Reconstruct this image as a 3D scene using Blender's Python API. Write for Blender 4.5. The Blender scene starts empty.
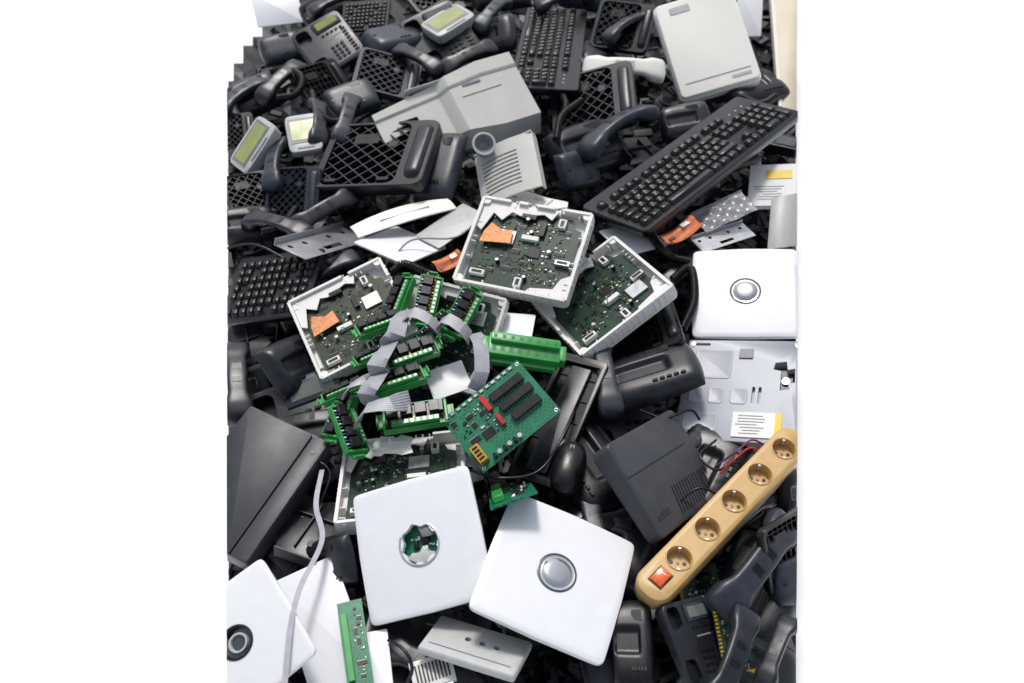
import bpy, bmesh, math, random
import numpy as np
from mathutils import Vector, Matrix, Euler
R=math.radians; PI=math.pi
col=bpy.context.scene.collection
# ---------------------------------------------------------------- camera model
F_PX=859.0; PITCH=R(50); ZC=1.45
CAM=Vector((0,0,ZC)); FW=Vector((0,math.cos(PITCH),-math.sin(PITCH))); RT=Vector((1,0,0)); UP=Vector((0,math.sin(PITCH),math.cos(PITCH)))
def at(px,py,z):
    r=FW+RT*((px-512)/F_PX)-UP*((py-341.5)/F_PX)
    return CAM+r*((ZC-z)/(-r.z))
def proj(P):
    d=P-CAM; k=d.dot(FW); return (512+F_PX*d.dot(RT)/k, 341.5-F_PX*d.dot(UP)/k)
# ---------------------------------------------------------------- materials
MATS={}
def mat(name,c,rough=.5,metal=0,var=.12,scale=60,bump=.0,dust=0,bscale=400,spec=.5,coat=0,trans=0,rvar=.1,dustc=.22):
    m=bpy.data.materials.new(name); m.use_nodes=True; nt=m.node_tree; n=nt.nodes; b=n['Principled BSDF']
    tc=n.new('ShaderNodeTexCoord'); nz=n.new('ShaderNodeTexNoise'); nz.inputs['Scale'].default_value=scale; nz.inputs['Detail'].default_value=6
    nt.links.new(tc.outputs['Object'],nz.inputs['Vector'])
    cr=n.new('ShaderNodeValToRGB'); e=cr.color_ramp.elements
    e[0].position=.3; e[0].color=(*[x*(1-var) for x in c],1); e[1].position=.7; e[1].color=(*[min(1,x*(1+var)) for x in c],1)
    nt.links.new(nz.outputs['Fac'],cr.inputs['Fac']); out=cr.outputs['Color']
    if dust:
        nz2=n.new('ShaderNodeTexNoise'); nz2.inputs['Scale'].default_value=22; nz2.inputs['Detail'].default_value=10; nz2.inputs['Roughness'].default_value=.75
        nt.links.new(tc.outputs['Object'],nz2.inputs['Vector'])
        r2=n.new('ShaderNodeValToRGB'); r2.color_ramp.elements[0].position=.48; r2.color_ramp.elements[1].position=.78
        r2.color_ramp.elements[1].color=(dust,dust,dust,1)
        nt.links.new(nz2.outputs['Fac'],r2.inputs['Fac'])
        mx=n.new('ShaderNodeMixRGB'); mx.inputs[2].default_value=(dustc,dustc,dustc*.96,1)
        nt.links.new(r2.outputs['Color'],mx.inputs[0]); nt.links.new(out,mx.inputs[1]); out=mx.outputs[0]
    nt.links.new(out,b.inputs['Base Color'])
    mr=n.new('ShaderNodeMapRange'); mr.inputs[3].default_value=max(.02,rough-rvar); mr.inputs[4].default_value=min(1,rough+rvar)
    nt.links.new(nz.outputs['Fac'],mr.inputs[0]); nt.links.new(mr.outputs[0],b.inputs['Roughness'])
    b.inputs['Metallic'].default_value=metal
    b.inputs['Specular IOR Level'].default_value=spec; b.inputs['Coat Weight'].default_value=coat
    if trans: b.inputs['Transmission Weight'].default_value=trans
    if bump:
        nb=n.new('ShaderNodeTexNoise'); nb.inputs['Scale'].default_value=bscale; nb.inputs['Detail'].default_value=3
        nt.links.new(tc.outputs['Object'],nb.inputs['Vector'])
        bp=n.new('ShaderNodeBump'); bp.inputs['Strength'].default_value=bump; bp.inputs['Distance'].default_value=.0006
        nt.links.new(nb.outputs['Fac'],bp.inputs['Height']); nt.links.new(bp.outputs['Normal'],b.inputs['Normal'])
    MATS[name]=m; return m
def pcbmat(name,c,c2,cell=160):
    m=bpy.data.materials.new(name); m.use_nodes=True; nt=m.node_tree; n=nt.nodes; b=n['Principled BSDF']
    tc=n.new('ShaderNodeTexCoord')
    v=n.new('ShaderNodeTexVoronoi'); v.distance='CHEBYCHEV'; v.inputs['Scale'].default_value=cell*.6; v.feature='F1'
    nt.links.new(tc.outputs['Object'],v.inputs['Vector'])
    v2=n.new('ShaderNodeTexVoronoi'); v2.inputs['Scale'].default_value=cell*2.2; nt.links.new(tc.outputs['Object'],v2.inputs['Vector'])
    wv=n.new('ShaderNodeTexBrick'); wv.inputs['Scale'].default_value=cell*.5; wv.inputs['Mortar Size'].default_value=.06
    wv.inputs['Color1'].default_value=(*c,1); wv.inputs['Color2'].default_value=(*[x*.6 for x in c],1); wv.inputs['Mortar'].default_value=(*c2,1)
    nt.links.new(tc.outputs['Object'],wv.inputs['Vector'])
    r1=n.new('ShaderNodeValToRGB'); r1.color_ramp.elements[0].position=.46; r1.color_ramp.elements[1].position=.52
    nt.links.new(v.outputs['Distance'],r1.inputs['Fac'])
    m1=n.new('ShaderNodeMixRGB'); nt.links.new(r1.outputs['Color'],m1.inputs[0]); nt.links.new(wv.outputs['Color'],m1.inputs[1]); m1.inputs[2].default_value=(*c2,1)
    r2=n.new('ShaderNodeValToRGB'); r2.color_ramp.elements[0].position=.05; r2.color_ramp.elements[0].color=(1,1,1,1); r2.color_ramp.elements[1].position=.08; r2.color_ramp.elements[1].color=(0,0,0,1)
    nt.links.new(v2.outputs['Distance'],r2.inputs['Fac'])
    m2=n.new('ShaderNodeMixRGB'); nt.links.new(r2.outputs['Color'],m2.inputs[0]); nt.links.new(m1.outputs[0],m2.inputs[1]); m2.inputs[2].default_value=(.32,.34,.28,1)
    nt.links.new(m2.outputs[0],b.inputs['Base Color']); b.inputs['Roughness'].default_value=.32
    MATS[name]=m
mat('white',(.75,.76,.78),.36,var=.02,scale=18,dust=.16,bump=.04,dustc=.45)
mat('white_tray',(.74,.73,.69),.45,var=.06,scale=40,dust=.35,bump=.1,dustc=.4)
mat('cream',(.82,.80,.73),.42,var=.03,scale=20,dust=.18,bump=.1,dustc=.5)
mat('cover_grey',(.56,.555,.51),.42,var=.04,scale=15,dust=.22,bump=.1,dustc=.36)
mat('lgrey',(.46,.47,.46),.45,var=.06,scale=30,dust=.35,bump=.2)
mat('mgrey',(.18,.19,.20),.45,var=.1,scale=30,dust=.2,bump=.2)
mat('slate',(.0095,.0115,.016),.33,var=.25,scale=40,dust=.10,bump=.3,bscale=900,dustc=.14,spec=.5)
mat('slate_light',(.024,.029,.040),.36,var=.2,scale=40,dust=.13,bump=.3,bscale=900,dustc=.16,spec=.5)
mat('slate_dark',(.004,.0045,.006),.30,var=.2,scale=40,dust=.07,bump=.25,bscale=900,dustc=.12,spec=.42)
mat('case_grey',(.042,.045,.052),.40,var=.08,scale=30,dust=.14,bump=.3,bscale=900,spec=.4)
mat('black',(.003,.003,.004),.33,var=.3,dust=.05)
mat('keycap',(.0055,.0055,.007),.34,var=.2,dust=.10,bump=.1,dustc=.15,spec=.42)
mat('legend',(.5,.5,.5),.6,var=.02)
mat('chip',(.006,.006,.007),.32,var=.2)
mat('silver',(.62,.62,.62),.3,metal=.8,var=.15)
mat('copper',(.62,.25,.10),.4,metal=.25,var=.3,scale=160)
mat('gold',(.60,.34,.04),.35,metal=.4,var=.15)
mat('lcd',(.30,.33,.10),.16,var=.12,scale=30,coat=.3)
mat('lcd_grey',(.12,.14,.12),.15,var=.12,scale=30,coat=.5)
mat('tan',(.52,.33,.12),.40,var=.07,scale=40,dust=.18,bump=.12)
mat('tan_dark',(.36,.22,.08),.5,var=.1,scale=40,dust=.1)
mat('orange',(.72,.10,.01),.2,var=.25,scale=200,coat=.6)
mat('orange_matte',(.55,.15,.05),.5,var=.35,scale=80)
mat('ribbon',(.32,.32,.35),.42,var=.1,scale=60)
mat('strap',(.52,.50,.55),.5,var=.1,scale=60)
mat('metal',(.46,.47,.48),.36,metal=.8,var=.08,scale=25,bump=.05,dust=.25)
mat('metal_light',(.40,.415,.45),.50,metal=.1,var=.07,scale=18,bump=.08,dust=.2)
mat('green',(.035,.30,.06),.36,var=.15,scale=60,dust=.10)
mat('green_dark',(.012,.11,.03),.36,var=.2,scale=60)
mat('yellow',(.75,.52,.03),.5,var=.04)
mat('paper',(.78,.78,.76),.7,var=.03)
mat('red',(.45,.02,.015),.35,var=.1)
mat('blue',(.05,.12,.4),.35,var=.1)
mat('purple',(.16,.02,.12),.4,var=.1)
mat('clear',(.75,.77,.78),.12,var=.05,trans=.75,rvar=.03)
mat('button_glass',(.50,.52,.54),.12,metal=.75,var=.12,scale=14,coat=.8,rvar=.04)
mat('ring_grey',(.13,.14,.15),.22,metal=.8,var=.1)
mat('gap_shade_scrap',(.005,.006,.008),.45,var=.8,scale=14,dust=.05,bump=.2,spec=.35)  # scrap colour kept near black: deep gap shade painted into it
mat('ground_white',(.95,.95,.95),.8,var=.01,scale=3,rvar=.02,spec=.1)
mat('tanpale',(.80,.70,.53),.6,var=.06,scale=8,dust=.1)
pcbmat('pcb_dark',(.006,.022,.013),(.012,.042,.022),150)
pcbmat('pcb_green',(.004,.12,.055),(.014,.19,.09),130)
pcbmat('pcb_olive',(.014,.026,.009),(.026,.045,.014),120)
def M(n): return MATS[n]
# ---------------------------------------------------------------- mesh builder
def rrect(w,l,r,n=4,cx=0,cy=0):
    r=min(r,w/2*.98,l/2*.98); pts=[]
    for (sx,sy,a0) in ((1,1,0),(-1,1,90),(-1,-1,180),(1,-1,270)):
        for k in range(n+1):
            a=R(a0+90*k/n); pts.append((cx+sx*(w/2-r)+r*math.cos(a),cy+sy*(l/2-r)+r*math.sin(a)))
    return pts
class MB:
    def __init__(s): s.v=[]; s.f=[]
    def add(s,vs,fs):
        n=len(s.v); s.v+=[tuple(v) for v in vs]; s.f+=[tuple(i+n for i in f) for f in fs]; return s
    def box(s,c,d,e=(0,0,0)):
        m=Euler(e).to_matrix(); c=Vector(c); vs=[]
        for z in(-.5,.5):
            for x,y in((-.5,-.5),(.5,-.5),(.5,.5),(-.5,.5)): vs.append(c+m@Vector((x*d[0],y*d[1],z*d[2])))
        return s.add(vs,[(3,2,1,0),(4,5,6,7),(0,1,5,4),(1,2,6,5),(2,3,7,6),(3,0,4,7)])
    def loft(s,rings,cap0=True,cap1=True,closed=True):
        n=len(rings[0]); vs=[p for r in rings for p in r]; fs=[]
        for i in range(len(rings)-1):
            for j in range(n if closed else n-1):
                k=(j+1)%n; fs.append((i*n+j,i*n+k,(i+1)*n+k,(i+1)*n+j))
        if cap0: fs.append(tuple(reversed(range(n))))
        if cap1: fs.append(tuple((len(rings)-1)*n+j for j in range(n)))
        return s.add(vs,fs)
    def prism(s,pts,z0,z1): return s.loft([[(x,y,z0) for x,y in pts],[(x,y,z1) for x,y in pts]])
    def cyl(s,c,r,h,n=24,r2=None,e=(0,0,0)):
        r2=r if r2 is None else r2; m=Euler(e).to_matrix(); c=Vector(c)
        return s.loft([[c+m@Vector((rr*math.cos(2*PI*k/n),rr*math.sin(2*PI*k/n),z)) for k in range(n)] for rr,z in((r,0),(r2,h))])
    def ring(s,c,r0,r1,h,n=40):
        c=Vector(c); P=lambda r,z:[c+Vector((r*math.cos(2*PI*k/n),r*math.sin(2*PI*k/n),z)) for k in range(n)]
        return s.loft([P(r0,0),P(r1,0),P(r1,h*.7),P(r1-(r1-r0)*.25,h),P(r0+(r1-r0)*.25,h),P(r0,h*.7),P(r0,0)],False,False)
    def tube(s,pts,r,n=8):
        pts=[Vector(p) for p in pts]; rings=[]; up=Vector((0,0,1)); last=None
        for i,p in enumerate(pts):
            t=(pts[min(i+1,len(pts)-1)]-pts[max(i-1,0)])
            if t.length<1e-9: t=Vector((0,1,0))
            t.normalize()
            if last is None:
                a=t.cross(up); a=a if a.length>.1 else t.cross(Vector((1,0,0)))
            else: a=last-t*last.dot(t)
            a.normalize(); last=a; b=t.cross(a)
            rings.append([p+a*(r*math.cos(2*PI*k/n))+b*(r*math.sin(2*PI*k/n)) for k in range(n)])
        return s.loft(rings)
    def build(s,name,m,parent=None,bevel=0,seg=2,smooth=True,ang=38):
        me=bpy.data.meshes.new(name); bm=bmesh.new(); vs=[bm.verts.new(v) for v in s.v]
        for f in s.f:
            try: bm.faces.new([vs[i] for i in f])
            except Exception: pass
        bmesh.ops.recalc_face_normals(bm,faces=bm.faces)
        if bevel:
            es=[e for e in bm.edges if len(e.link_faces)==2 and e.calc_face_angle(0)>R(30)]
            bmesh.ops.bevel(bm,geom=es,offset=bevel,segments=seg,affect='EDGES',profile=.5,clamp_overlap=True)
        bm.to_mesh(me); bm.free()
        if smooth:
            me.polygons.foreach_set('use_smooth',[True]*len(me.polygons)); me.set_sharp_from_angle(angle=R(ang))
        me.materials.append(M(m) if isinstance(m,str) else m)
        o=bpy.data.objects.new(name,me); col.objects.link(o); o.parent=parent; return o
def cut(o,*mbs,keep=.6):
    for mb in mbs:
        c=mb.build('cutter','black'); md=o.modifiers.new('b','BOOLEAN'); md.object=c; md.solver='EXACT'; md.operation='DIFFERENCE'
        bpy.context.view_layer.update()
        dg=bpy.context.evaluated_depsgraph_get(); me=bpy.data.meshes.new_from_object(o.evaluated_get(dg)); o.modifiers.clear()
        if len(me.polygons)>=len(o.data.polygons)*keep: o.data=me
        else: print('CUT FAILED',o.name,len(me.polygons))
        me=o.data; me.polygons.foreach_set('use_smooth',[True]*len(me.polygons)); me.set_sharp_from_angle(angle=R(38))
        bpy.data.objects.remove(c)
DIM={}
def empty(name,cat,dims):
    o=bpy.data.objects.new(name,None); col.objects.link(o); o.empty_display_size=.02; o['category']=cat; DIM[name]=dims; return o
def copy_tree(o,parent=None):
    c=o.copy(); col.objects.link(c); c.parent=parent
    for ch in list(o.children): copy_tree(ch,c)
    return c
# ---------------------------------------------------------------- placing
def fitquad(q,h,asp=None,kt=8.,ka=40.):
    P=[at(x,y,h) for x,y in q]; c=sum(P,Vector())/4; X=((P[1]-P[0])+(P[2]-P[3]))/2; Y=((P[0]-P[3])+(P[1]-P[2]))/2
    p=np.array([0,0,math.atan2(X.y,X.x),math.log(X.length),math.log(Y.length),c.x,c.y]); q=np.array(q,float)
    def res(p):
        m=Euler((p[0],p[1],p[2])).to_matrix(); w,l=math.exp(p[3]),math.exp(p[4]); C=Vector((p[5],p[6],h)); r=[]
        for (sx,sy),(u,v) in zip(((-1,1),(1,1),(1,-1),(-1,-1)),q):
            a=proj(C+m@Vector((sx*w/2,sy*l/2,0))); r+=[a[0]-u,a[1]-v]
        r+=[kt*p[0],kt*p[1]]
        if asp: r.append(ka*(p[3]-p[4]-math.log(asp)))
        return np.array(r)
    lam=1.; r=res(p)
    for it in range(40):
        J=np.zeros((len(r),7))
        for k in range(7):
            d=np.zeros(7); d[k]=1e-4; J[:,k]=(res(p+d)-r)/1e-4
        st=np.linalg.solve(J.T@J+lam*np.diag(np.diag(J.T@J)+1e-6),-J.T@r)
        st=np.clip(st,-.3,.3); rn=res(p+st)
        if rn@rn<r@r: p=p+st; r=rn; lam=max(lam*.4,1e-6)
        else: lam*=3
        if lam>1e8: break
    return p,r
PROTO={}; BUILD={}
def inst(kind):
    if kind not in PROTO:
        PROTO[kind]=BUILD[kind](); return PROTO[kind]
    return copy_tree(PROTO[kind])
def finish(o,label,group,cat):
    o['label']=label
    if group: o['group']=group
    elif 'group' in o: del o['group']
    if cat: o['category']=cat
def put(kind,q,h,label,group=None,asp=None,cat=None,kt=8.,zs=None,ka=40.,jit=None):
    o=inst(kind); W,L=DIM[kind]
    if asp is None: asp=W/L
    p,r=fitquad(q,h,asp,kt,ka)
    w,l=math.exp(p[3]),math.exp(p[4]); s=math.sqrt(w/W*l/L)
    rot=Euler((p[0],p[1],p[2]))
    if jit: rot=(rot.to_matrix()@Euler((R(jit[0]),R(jit[1]),R(jit[2]))).to_matrix()).to_euler()
    o.rotation_euler=rot; o.location=(p[5],p[6],h); o.scale=(w/W,l/L,zs or s)
    finish(o,label,group,cat); return o
def puta(kind,p1,p2,h1,h2,label,group=None,roll=0,cat=None,s=None):
    o=inst(kind); W,L=DIM[kind]; A=at(*p1,h1); B=at(*p2,h2); y=(B-A); ln=y.length; y.normalize(); x=y.cross(Vector((0,0,1))).normalized(); z=x.cross(y)
    m=Matrix((x,y,z)).transposed()@Euler((0,R(roll),0)).to_matrix(); sc=s or ln/L
    o.rotation_euler=m.to_euler(); o.location=(A+B)/2; o.scale=(sc,sc,sc)
    finish(o,label,group,cat); return o
def putc(kind,px,py,h,yaw,rx,ry,label,group=None,s=1,cat=None):
    o=inst(kind); o.location=at(px,py,h); o.rotation_euler=(R(rx),R(ry),R(yaw)); o.scale=(s,s,s); finish(o,label,group,cat); return o
# ---------------------------------------------------------------- builders
def kind(k):
    def d(f): BUILD[k]=f; return f
    return d
def panel_shell(a,hole,ragged=False):
    n=240; mb=MB(); P=26.; dirs=[(math.cos(2*PI*k/n),math.sin(2*PI*k/n)) for k in range(n)]
    B=[a/((abs(c)**P+abs(s)**P)**(1/P))*(1-.022*min(abs(c),abs(s))/max(abs(c),abs(s))) for c,s in dirs]; rings=[]
    q=random.Random(2); hr=[hole*(1+(.07*math.sin(k*.21)+.05*math.sin(k*.083+1)+q.uniform(-.035,.035) if ragged else 0)) for k in range(n)]
    if hole: rings.append([(c*h_*.98,s*h_*.98,-.003) for (c,s),h_ in zip(dirs,hr)])
    for t in [i/10 for i in range(11)]:
        ring=[]
        for (c,s),b,h_ in zip(dirs,B,hr):
            r=h_*(1-t)+(b-.001)*t if hole else .0005*(1-t)+(b-.001)*t
            x,y=c*r,s*r; ring.append((x,y,.0062*(1-(x/a)**2*.5-(y/a)**2*.5)))
        rings.append(ring)
    last=rings[-1]
    rings.append([(x*1.006,y*1.006,z-.0005) for x,y,z in last]); rings.append([(x*1.009,y*1.009,z-.0018) for x,y,z in last])
    rings.append([(x*1.002,y*1.002,-.0075) for x,y,z in last]); rings.append([(x*.985,y*.985,-.0075) for x,y,z in last]); rings.append([(x*.975,y*.975,-.002) for x,y,z in last])
    mb.loft(rings,cap0=not hole,cap1=not hole); return mb
def P_(r,z,n=48): return [(r*math.cos(2*PI*k/n),r*math.sin(2*PI*k/n),z) for k in range(n)]
@kind('access_point')
def _():
    e=empty('access_point','wireless access point',(.2,.2)); panel_shell(.1,0).build('cover','white',e,ang=50)
    MB().loft([P_(.0292,.0055),P_(.0290,.0068),P_(.0272,.0072),P_(.0262,.0066),P_(.0262,.0055)],False,False).build('button_ring','ring_grey',e)
    MB().loft([P_(.0262,.0058),P_(.0260,.0066),P_(.0235,.0060),P_(.0215,.0064),P_(.0205,.0078),P_(.012,.0091),P_(.005,.0095),P_(.0005,.0096)]).build('button','button_glass',e,ang=60); return e
@kind('ringed_access_point')
def _():
    e=empty('ringed_access_point','wireless access point',(.2,.2)); panel_shell(.1,.026).build('cover','white',e,ang=50)
    MB().loft([P_(.0285,.0055),P_(.0283,.0075),P_(.0255,.0080),P_(.0245,.0060),P_(.0240,-.006)],False,False).build('button_ring','chip',e)
    MB().cyl((0,0,-.006),.025,.003,32).build('inner_disc','ring_grey',e); MB().loft([P_(.017,-.003),P_(.016,.002),P_(.013,.002),P_(.012,-.003)],False,False).build('inner_ring','lgrey',e)
    return e
@kind('open_access_point')
def _():
    e=empty('open_access_point','wireless access point',(.2,.2)); panel_shell(.1,.0285,True).build('cover','white',e,ang=50)
    mb=MB(); n=34; rg=lambda r,z:[(r*math.cos(R(150+k*8)),r*math.sin(R(150+k*8)),z) for k in range(n)]
    mb.loft([rg(.0335,.0052),rg(.0333,.0072),rg(.0312,.0078),rg(.0300,.0066),rg(.0298,.0045)],False,False,closed=False).build('socket_ring','silver',e)
    mb=MB(); mb.prism([(.0275*math.cos(a),.0275*math.sin(a)) for a in [R(215+k*12) for k in range(10)]]+[(.010,-.012),(.002,-.006),(-.004,-.013),(-.014,-.010)],.001,.003); mb.build('broken_button_piece','lgrey',e,bevel=.0004)
    mb=MB(); mb.prism([(.0275*math.cos(a),.0275*math.sin(a)) for a in [R(20+k*12) for k in range(7)]]+[(.004,.014),(.012,.008)],.000,.002); mb.build('broken_button_piece','mgrey',e,bevel=.0004)
    MB().cyl((0,0,-.016),.034,.002,32).build('circuit_board','pcb_green',e)
    q=random.Random(3); mb=MB()
    for k in range(22): mb.box((q.uniform(-.019,.019),q.uniform(-.019,.019),-.0125),(q.uniform(.002,.006),q.uniform(.002,.006),.004))
    o=mb.build('small_components','silver',e); o['kind']='stuff'
    MB().box((.006,.006,-.011),(.012,.010,.006)).build('chip','chip',e,.0004); MB().box((-.010,.002,-.010),(.007,.012,.008)).build('chip','chip',e,.0004)
    MB().box((.004,-.006,-.010),(.009,.007,.006)).build('connector','white_tray',e,.0004)
    return e
def populate(e,w,l,z,seed,nchip=7,nsmall=120,mats=('silver','chip','cream'),big=1.0,cx=0,cy=0,extras=False):
    q=random.Random(seed); used=[]
    def ok(x,y,a,b):
        for u in used:
            if abs(x-u[0])<(a+u[2])/2+.0006 and abs(y-u[1])<(b+u[3])/2+.0006: return False
        used.append((x,y,a,b)); return True
    def spot(a,b):
        for _ in range(60):
            x=cx+q.uniform(-w/2+a/2,w/2-a/2); y=cy+q.uniform(-l/2+b/2,l/2-b/2)
            if ok(x,y,a+.001,b+.001): return x,y
    if extras:
        p=spot(.034,.030)
        if p: MB().box((p[0],p[1],z+.0025),(.034,.030,.005)).build('metal_shield','silver',e,.0006,1)
        p=spot(.022,.022)
        if p: MB().box((p[0],p[1],z+.0013),(.022,.022,.0024)).build('chip','chip',e,.0003,1)
        for _ in range(5):
            p=spot(.008,.008)
            if p:
                c=MB().cyl((p[0],p[1],z),.0038,.010,14).build('capacitor',q.choice(['chip','slate_light','silver']),e,.0004,1); MB().cyl((p[0],p[1],z+.0100),.0030,.0003,12).build('capacitor_top','silver',c)
        p=spot(.030,.010)
        if p: MB().box((p[0],p[1],z+.0045),(.030,.010,.009)).build('socket_block','white_tray',e,.0006,1)
        p=spot(.010,.030)
        if p: MB().box((p[0],p[1],z+.004),(.010,.030,.008)).build('socket_block','chip',e,.0006,1)
    k=0; tries=0
    while k<nchip and tries<400:
        tries+=1; a=q.choice([.008,.012,.018,.022])*big; b=q.choice([.008,.010,.016])*big; x=cx+q.uniform(-w/2+a/2,w/2-a/2); y=cy+q.uniform(-l/2+b/2,l/2-b/2)
        if not ok(x,y,a+.003,b+.003): continue
        c=MB().box((x,y,z+.0014),(a,b,.0022)).build('chip','chip',e,.0003,1)
        pm=MB(); n=int(a/.0016)
        for i in range(n):
            for s in(-1,1): pm.box((x-a/2+.001+i*(a-.002)/max(1,n-1),y+s*(b/2+.0007),z+.0006),(.0006,.0016,.0008))
        pm.build('pins','silver',c,smooth=False); k+=1
    ms=[MB() for _ in mats]; clus=[(cx+q.uniform(-w/2,w/2),cy+q.uniform(-l/2,l/2)) for _ in range(9)]
    for i in range(nsmall):
        a,b=q.choice([(.002,.0012),(.0012,.002),(.0032,.0016),(.0016,.0032),(.004,.003),(.006,.0035)])
        if q.random()<.7: c0=q.choice(clus); x=c0[0]+q.gauss(0,.012); y=c0[1]+q.gauss(0,.012)
        else: x=cx+q.uniform(-w/2,w/2); y=cy+q.uniform(-l/2,l/2)
        if abs(x-cx)>w/2-a or abs(y-cy)>l/2-b: continue
        if ok(x,y,a,b): ms[int(q.random()*len(ms))].box((x,y,z+.0010),(a,b,q.choice([.001,.0018,.003])))
    for m_,mb in zip(mats,ms):
        if mb.v:
            o=mb.build('small_components',m_,e,smooth=False); o['kind']='stuff'
def tray(name,seed,W=.2,L=.2,copper=True,pm='pcb_dark',broken=(0,)):
    def f():
        q=random.Random(seed); e=empty(name,'circuit board tray',(W,L))
        mb=MB(); mb.prism(rrect(W,L,.010),-.004,.003); t=.0055; H=.024
        for side in range(4):
            hor=side<2; ln=(W if hor else L); s=1 if side%2 else -1; N=12; dl=(ln-.006)/N
            for k in range(N):
                h=H
                if side in broken and 2<k<9 and q.random()<.6: h=H*q.uniform(.3,.75)
                c=-ln/2+.003+dl*(k+.5)
                if hor: mb.box((c,s*(L/2-t/2),h/2+.001),(dl*1.001,t,h))
                else: mb.box((s*(W/2-t/2),c,h/2+.001),(t,dl*1.001,h))
        for s in(-1,1):
            for s2 in(-1,1):
                if q.random()<.7: mb.cyl((s*(W/2-.009),s2*(L/2-.009),.002),.008,H-.003,14)
        mb.build('tray','white_tray',e,smooth=False)
        mb=MB(); k=-W/2+.016
        while k<W/2-.014:
            for s in(-1,1):
                if q.random()<.8: mb.box((k,s*(L/2+.0008),H*.45),(.0030,.0018,H*.8))
                if q.random()<.8: mb.box((s*(W/2+.0008),k*L/W,H*.45),(.0018,.0030,H*.8))
                if q.random()<.30: mb.box((k,s*(L/2-.009),H*.42),(.0018,.010,H*.8))
                if q.random()<.30: mb.box((s*(W/2-.009),k*L/W,H*.42),(.010,.0018,H*.8))
            k+=.0115
        r=mb.build('rim_ribs','white_tray',e,smooth=False); r['kind']='stuff'
        mb=MB(); mb.prism([(-W/2+.006,L/2-.006),(-W/2+.006,L*.16),(-W*.42,L*.12),(-W*.36,L*.34),(-W*.27,L*.27),(-W*.2,L*.38),(-W*.12,L*.35),(W*.08,L*.41),(W*.16,L*.36),(W*.20,L/2-.006)],.0160,.0185); mb.build('inner_ledge','white_tray',e,.0005,1)
        mb=MB(); mb.prism([(W/2-.006,-L/2+.006),(W/2-.006,-L*.20),(W*.39,-L*.26),(W*.35,-L*.38),(W*.16,-L*.41),(W*.12,-L/2+.006)],.0155,.0178); mb.build('inner_ledge','white_tray',e,.0005,1)
        bw,bl=W*.86,L*.86
        pts=[(-bw/2,-bl/2),(bw*.30,-bl/2),(bw*.32,-bl*.44),(bw/2,-bl*.44),(bw/2,bl*.36),(bw*.42,bl*.39),(bw*.38,bl/2),(-bw*.18,bl/2),(-bw*.2,bl*.42),(-bw/2,bl*.40)]
        MB().prism(pts,.008,.0098).build('circuit_board',pm,e,smooth=False)
        populate(e,bw*.88,bl*.82,.0098,seed,11,560,('chip','silver','chip','white_tray','chip','green_dark','tan_dark'),extras=True)
        if copper:
            MB().prism([(-bw*.46,-bl*.02),(-bw*.14,bl*.02),(-bw*.16,bl*.20),(-bw*.26,bl*.17),(-bw*.40,bl*.25),(-bw*.45,bl*.12)],.0205,.0217).build('copper_shield','copper',e,.0004,1)
        for k in range(5):
            x,y=[(-.38,-.40),(.05,-.44),(.42,-.1),(.30,.40),(-.05,.42)][k]; c=MB().box((x*bw,y*bl,.0145),((.026,.013)[k%2],(.011,.020)[k%2],.010)).build('connector',('white_tray','white_tray','silver','white_tray','chip')[k],e,.0006,1)
            MB().box((x*bw,y*bl,.0198),((.018,.006)[k%2],(.005,.013)[k%2],.001)).build('contact_slot','chip',c,smooth=False)
        pt=[(-bw*.2+ k*.004,-bl*.15+.012*math.sin(k*.7),.020+.004*math.sin(k*.35)) for k in range(22)]
        MB().tube(pt,.0008,6).build('antenna_lead','black',e)
        return e
    BUILD[name]=f
tray('open_circuit_housing',20,copper=True,pm='pcb_olive',broken=(1,3))
tray('upturned_circuit_housing',21,copper=True,broken=(1,))
tray('ribbed_circuit_housing',22,copper=False,broken=(1,2))
tray('buried_circuit_housing',23,copper=True,broken=(1,))
tray('plain_circuit_housing',24,copper=False,broken=(1,3))
@kind('terminal_module')
def _():
    w,l=.040,.092; e=empty('terminal_module','electronic terminal module',(w,l))
    mb=MB()
    for s in(-1,1):
        mb.box((s*(w/2-.0010),0,.007),(.002,l,.014)); mb.box((s*(w/2-.004),0,.0025),(.007,l,.003))
    for s in(-1,1):
        mb.box((0,s*(l/2-.002),.008),(w-.006,.004,.013)); mb.box((0,s*(l/2+.0045),.006),(w*.55,.009,.005)); mb.box((0,s*(l/2+.008),.009),(w*.4,.003,.010))
    for k in range(5): mb.box((0,-l*.36+k*l*.18,.002),(w,.003,.0024))
    mb.build('carrier','green',e,.0006,1)
    MB().box((0,0,.0105),(w-.005,l-.010,.0016)).build('circuit_board','pcb_dark',e,smooth=False)
    for k in range(4): MB().box((-.005,-.032+k*.0205,.0175),(.017,.0165,.012)).build('relay','chip',e,.0008,1)
    t=MB().box((.0130,0,.0165),(.008,l-.024,.010)).build('terminal_strip','green',e,.0006,1)
    for k in range(8): MB().cyl((.0130,-.030+k*.0086,.0213),.0024,.0006,10).build('screw','silver',t)
    q=random.Random(4)
    for k in range(24): MB().box((q.uniform(.004,.007) if k%2 else -.0155,-.038+k*.0033,.0125),(.0042,.0018,.004)).build(('capacitor','indicator','resistor','resistor')[k%4],('blue','red','cream','gold')[k%4],e,smooth=False)
    MB().box((-.004,.038,.0200),(.018,.006,.008)).build('cable_header','chip',e,.0006,1)
    return e
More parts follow.
